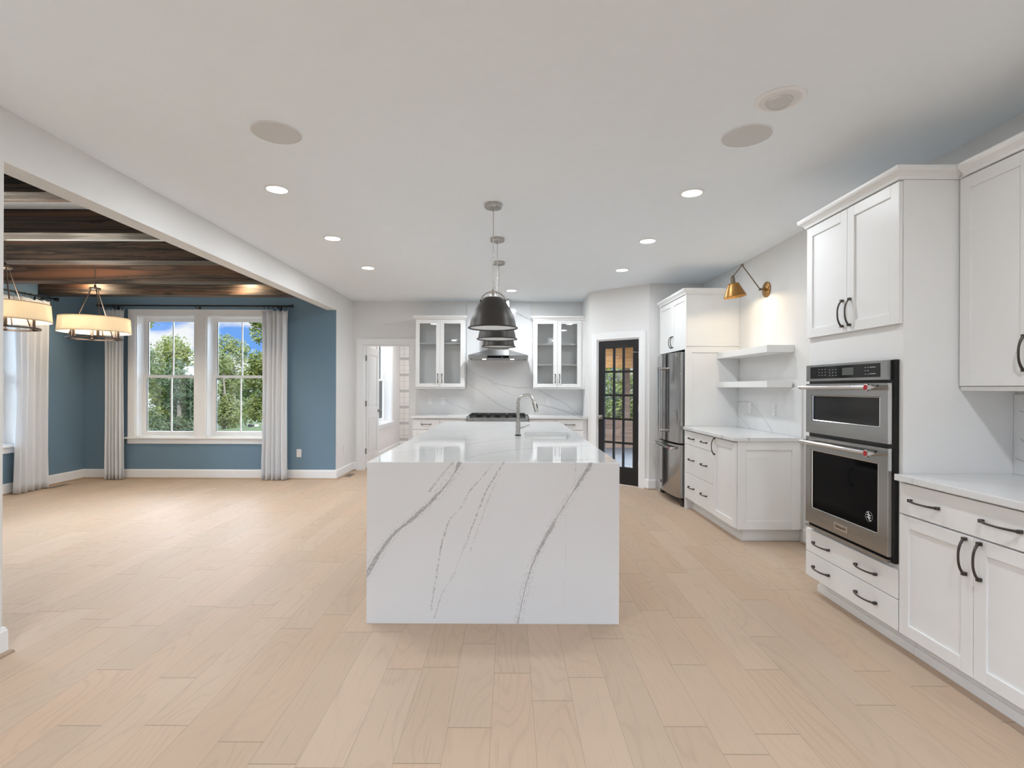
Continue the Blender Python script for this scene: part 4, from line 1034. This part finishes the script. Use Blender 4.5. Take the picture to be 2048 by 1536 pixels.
# ------------------------------------------------------------------ outside
def gz(x, y):
    t = max(0, min(1, (y-20)/10)); return -1.0 + t*max(-.7, min(1.6, .175*(x+15.5)))
gx = [-90, -50, -35, -28, -24, -21, -19, -17.5, -16, -14.5, -13, -11, -8, -4, 0, 6, 20]; gy = [-30, 0, 10, 16, 20, 22, 24, 26, 28, 30, 34, 40, 55, 90]
gm = MB().add([(x, y, gz(x, y)) for y in gy for x in gx], [(j*len(gx)+i, j*len(gx)+i+1, (j+1)*len(gx)+i+1, (j+1)*len(gx)+i) for j in range(len(gy)-1) for i in range(len(gx)-1)])
struct('ground', gm, M_lawn, 'green lawn rising to the right outside the windows', 'lawn')
def tree(x, y, z, hgt, rad, mat, seed, label, n=3500, leaf=.15, base=.12, name='tree'):
    rnd = random.Random(seed)
    root = thing(name, label, 'tree', (x, y, z), 'trees outside the dining windows')
    th_ = hgt*.75
    obj('trunk', MB().tube([(x, y, z-.3), (x+.1, y, z+th_*.4), (x-.05, y+.1, z+th_)], .12, 8, rr=[.05*rad+.06, .035*rad+.05, .02]), M_bark, root, smooth=True)
    m = MB(); blobs = []
    for _ in range(16):
        k = rnd.random(); rr_ = rad*(1-.55*abs(k-.4))*rnd.uniform(.1, .75); a = rnd.uniform(0, 6.283)
        blobs.append((Vector((x+rr_*math.cos(a), y+rr_*math.sin(a), z+hgt*(base+(1-base)*k*.9))), rad*rnd.uniform(.25, .5)))
    vs_, fs = [], []
    for i in range(n):
        c, br = blobs[rnd.randrange(len(blobs))]
        d = Vector((rnd.gauss(0, 1), rnd.gauss(0, 1), rnd.gauss(0, 1))).normalized()
        p = c + d*br*rnd.uniform(.55, 1.05)
        u = Vector((rnd.gauss(0, 1), rnd.gauss(0, 1), rnd.gauss(0, .6))).normalized(); v = u.cross(d + Vector((.01, .02, .6))).normalized()
        L = leaf*rnd.uniform(.6, 1.3); b = len(vs_)
        vs_ += [p-u*L, p+v*L*.45, p+u*L, p-v*L*.45]; fs.append((b, b+1, b+2, b+3))
    me = bpy.data.meshes.new('crown'); og = ORG[root.name]
    me.from_pydata([tuple(q-og) for q in vs_], [], fs); me.materials.append(mat)
    o = bpy.data.objects.new('crown', me); COL.objects.link(o); o.parent = root
    return root
TR = [ # x, y, height, radius, leaf material, label, leaf count
    (-17.6, 24.5, 4.9, 1.8, 1, 'bushy green tree at the left edge of the left dining window', 9000),
    (-15.2, 24.0, 3.9, 1.3, 2, 'dark slim tree in the right half of the left dining window', 5000),
    (-21.0, 33.0, 6.0, 1.9, 0, 'olive tree behind, in the left dining window', 6500),
    (-16.7, 30.6, 4.6, 1.35, 3, 'yellow green tree low in the right dining window', 6500),
    (-15.7, 33.8, 7.6, 1.9, 0, 'tall olive tree beside the right curtain', 9500),
    (-24.3, 37.0, 6.4, 2.2, 3, 'pale tree behind the left dining window trees', 6000),
    (-20.4, 38.6, 7.2, 2.3, 3, 'pale rounded tree in the left half of the right window', 7000),
    (-14.6, 38.6, 6.5, 2.2, 1, 'mid green tree behind the right dining window', 5000),
    (-25.0, 28.0, 6.0, 2.4, 1, 'green tree left of the dining window view', 5000),
    (-20.4, 21.0, 3.4, 1.6, 2, 'dark shrub like tree low beyond the left sash', 5000),
    (-23.0, 15.5, 5.5, 2.2, 1, 'green tree outside the left dining wall', 5000),
    (-19.0, 9.0, 4.6, 2.0, 0, 'olive tree far outside the left dining wall', 5000),
    (-27.5, 10.5, 6.0, 2.2, 3, 'pale tree beyond the left dining wall trees', 5000),
    (-30.5, 37.0, 7.0, 2.6, 1, 'green tree far behind the pale house', 4000),
    (3.4, 16.5, 6.3, 1.9, 0, 'olive tree beyond the porch, nearest behind the black door', 8000),
    (5.0, 22.0, 7.0, 2.2, 1, 'green tree farther beyond the porch behind the black door', 7000),
    (1.0, 24.5, 7.0, 1.8, 3, 'pale tree far beyond the porch', 5000),
]
for i, (x, y, h, rd, mi, l, n) in enumerate(TR): tree(x, y, gz(x, y), h, rd, LEAF[mi], 100+i, l, n, .085 if y < 31 else .12, .06)
# tall near tree with a bough reaching into the left window's sky
root = thing('tree', 'tall near tree whose leafy bough crosses the sky in the left window', 'tree', (-13.3, 16.2, -1), 'trees outside the dining windows')
obj('trunk', MB().tube([(-13.3, 16.2, -1.2), (-13.2, 16.2, 2.5), (-13.3, 16.3, 7)], .2, 10, rr=[.26, .19, .07]), M_bark, root, smooth=True)
bpts = [(-13.25, 16.2, 3.0), (-12.4, 16.0, 3.15), (-11.6, 16.0, 3.34), (-11.0, 15.9, 3.35), (-10.5, 15.9, 3.52)]
obj('bough', MB().tube(bpts, .03, 8, rr=[.06, .04, .03, .02, .008]), M_bark, root, smooth=True)
rnd = random.Random(5); vs_, fs = [], []
for i in range(2600):
    if i < 420:
        t_ = rnd.random()*3.999; q = int(t_); c = Vector(bpts[q]).lerp(Vector(bpts[q+1]), t_-q) + Vector((rnd.gauss(0, .12), rnd.gauss(0, .12), rnd.gauss(.03, .13)))
    else:
        c = Vector((-13.3, 16.3, 6.0)) + Vector((rnd.gauss(0, 1.1), rnd.gauss(0, 1.1), rnd.gauss(0, .9)))
    u = Vector((rnd.gauss(0, 1), rnd.gauss(0, 1), rnd.gauss(0, .7))).normalized(); v = u.orthogonal().normalized(); L = .075*rnd.uniform(.6, 1.3); b = len(vs_)
    vs_ += [c-u*L, c+v*L*.5, c+u*L, c-v*L*.5]; fs.append((b, b+1, b+2, b+3))
m = MB(); m.v, m.f = [Vector(q) for q in vs_], [list(q) for q in fs]
obj('crown', m, LEAF[0], root)
# distant woods closing the view
rnd = random.Random(77); vs_, fs = [], []
for i in range(33000):
    if i >= 26000: x = rnd.uniform(-3, 17); y = rnd.uniform(35, 39); top = 7.0
    elif i < 20000: x = rnd.uniform(-62, -6); y = rnd.uniform(62, 68); top = 3.6+1.1*math.sin(x*.42)+.7*math.sin(x*1.1+1)
    else: x = rnd.uniform(-50, -40); y = rnd.uniform(0, 54); top = 4.5+1.0*math.sin(y*.5)
    c = Vector((x, y, rnd.uniform(-1.2, top)))
    u = Vector((rnd.gauss(0, 1), rnd.gauss(0, 1), rnd.gauss(0, .8))).normalized(); v = u.orthogonal().normalized(); L = .28*rnd.uniform(.6, 1.3); b = len(vs_)
    vs_ += [c-u*L, c+v*L*.5, c+u*L, c-v*L*.5]; fs.append((b, b+1, b+2, b+3))
m = MB(); m.v, m.f = [Vector(q) for q in vs_], [list(q) for q in fs]
tag(obj('distant_woods', m, LEAF[1]), 'pale distant woods low behind the separate trees in the windows', 'woods', None, 'stuff')
# neighbour's house and lawn boxes
root = thing('neighbour_house', 'pale neighbouring house glimpsed between trees in the left window', 'house', (-33, 52, -.5))
FHs = Frame((-36.5, 52, 0), (1, 0, 0), (0, -1, 0))
obj('wall', MB().fprism(FHs, [(0, -.8), (7, -.8), (7, 2.2), (3.5, 4.4), (0, 2.2)], -3.5, 0), M_siding, root)
obj('roof', MB().fprism(FHs, [(-.3, 2.1), (3.5, 4.5), (7.3, 2.1), (7.3, 2.3), (3.5, 4.75), (-.3, 2.3)], -3.7, .3), M_shingle, root)
for s in (1.2, 4.6): obj('window', MB().box(FHs, s, s+1.1, .4, 1.8, 0, .03), M_smoke, root)
tag(obj('utility_box', MB().xyz(-13.42, -13.20, 26.9, 27.1, -.74, -.585), M_bronze, None, .015, loc=(-13.3, 27.0, -.74)), 'small dark box on the lawn in the right window', 'utility box')
tag(obj('lawn_marker', MB().lathe([(.085, 0), (.09, .07), (.06, .10), (0, .105)], (-13.02, 27.0, -.72), 14), M_plastic, None, smooth=True, loc=(-13.02, 27.0, -.72)), 'small white cap on the lawn beside the dark box', 'lawn marker')
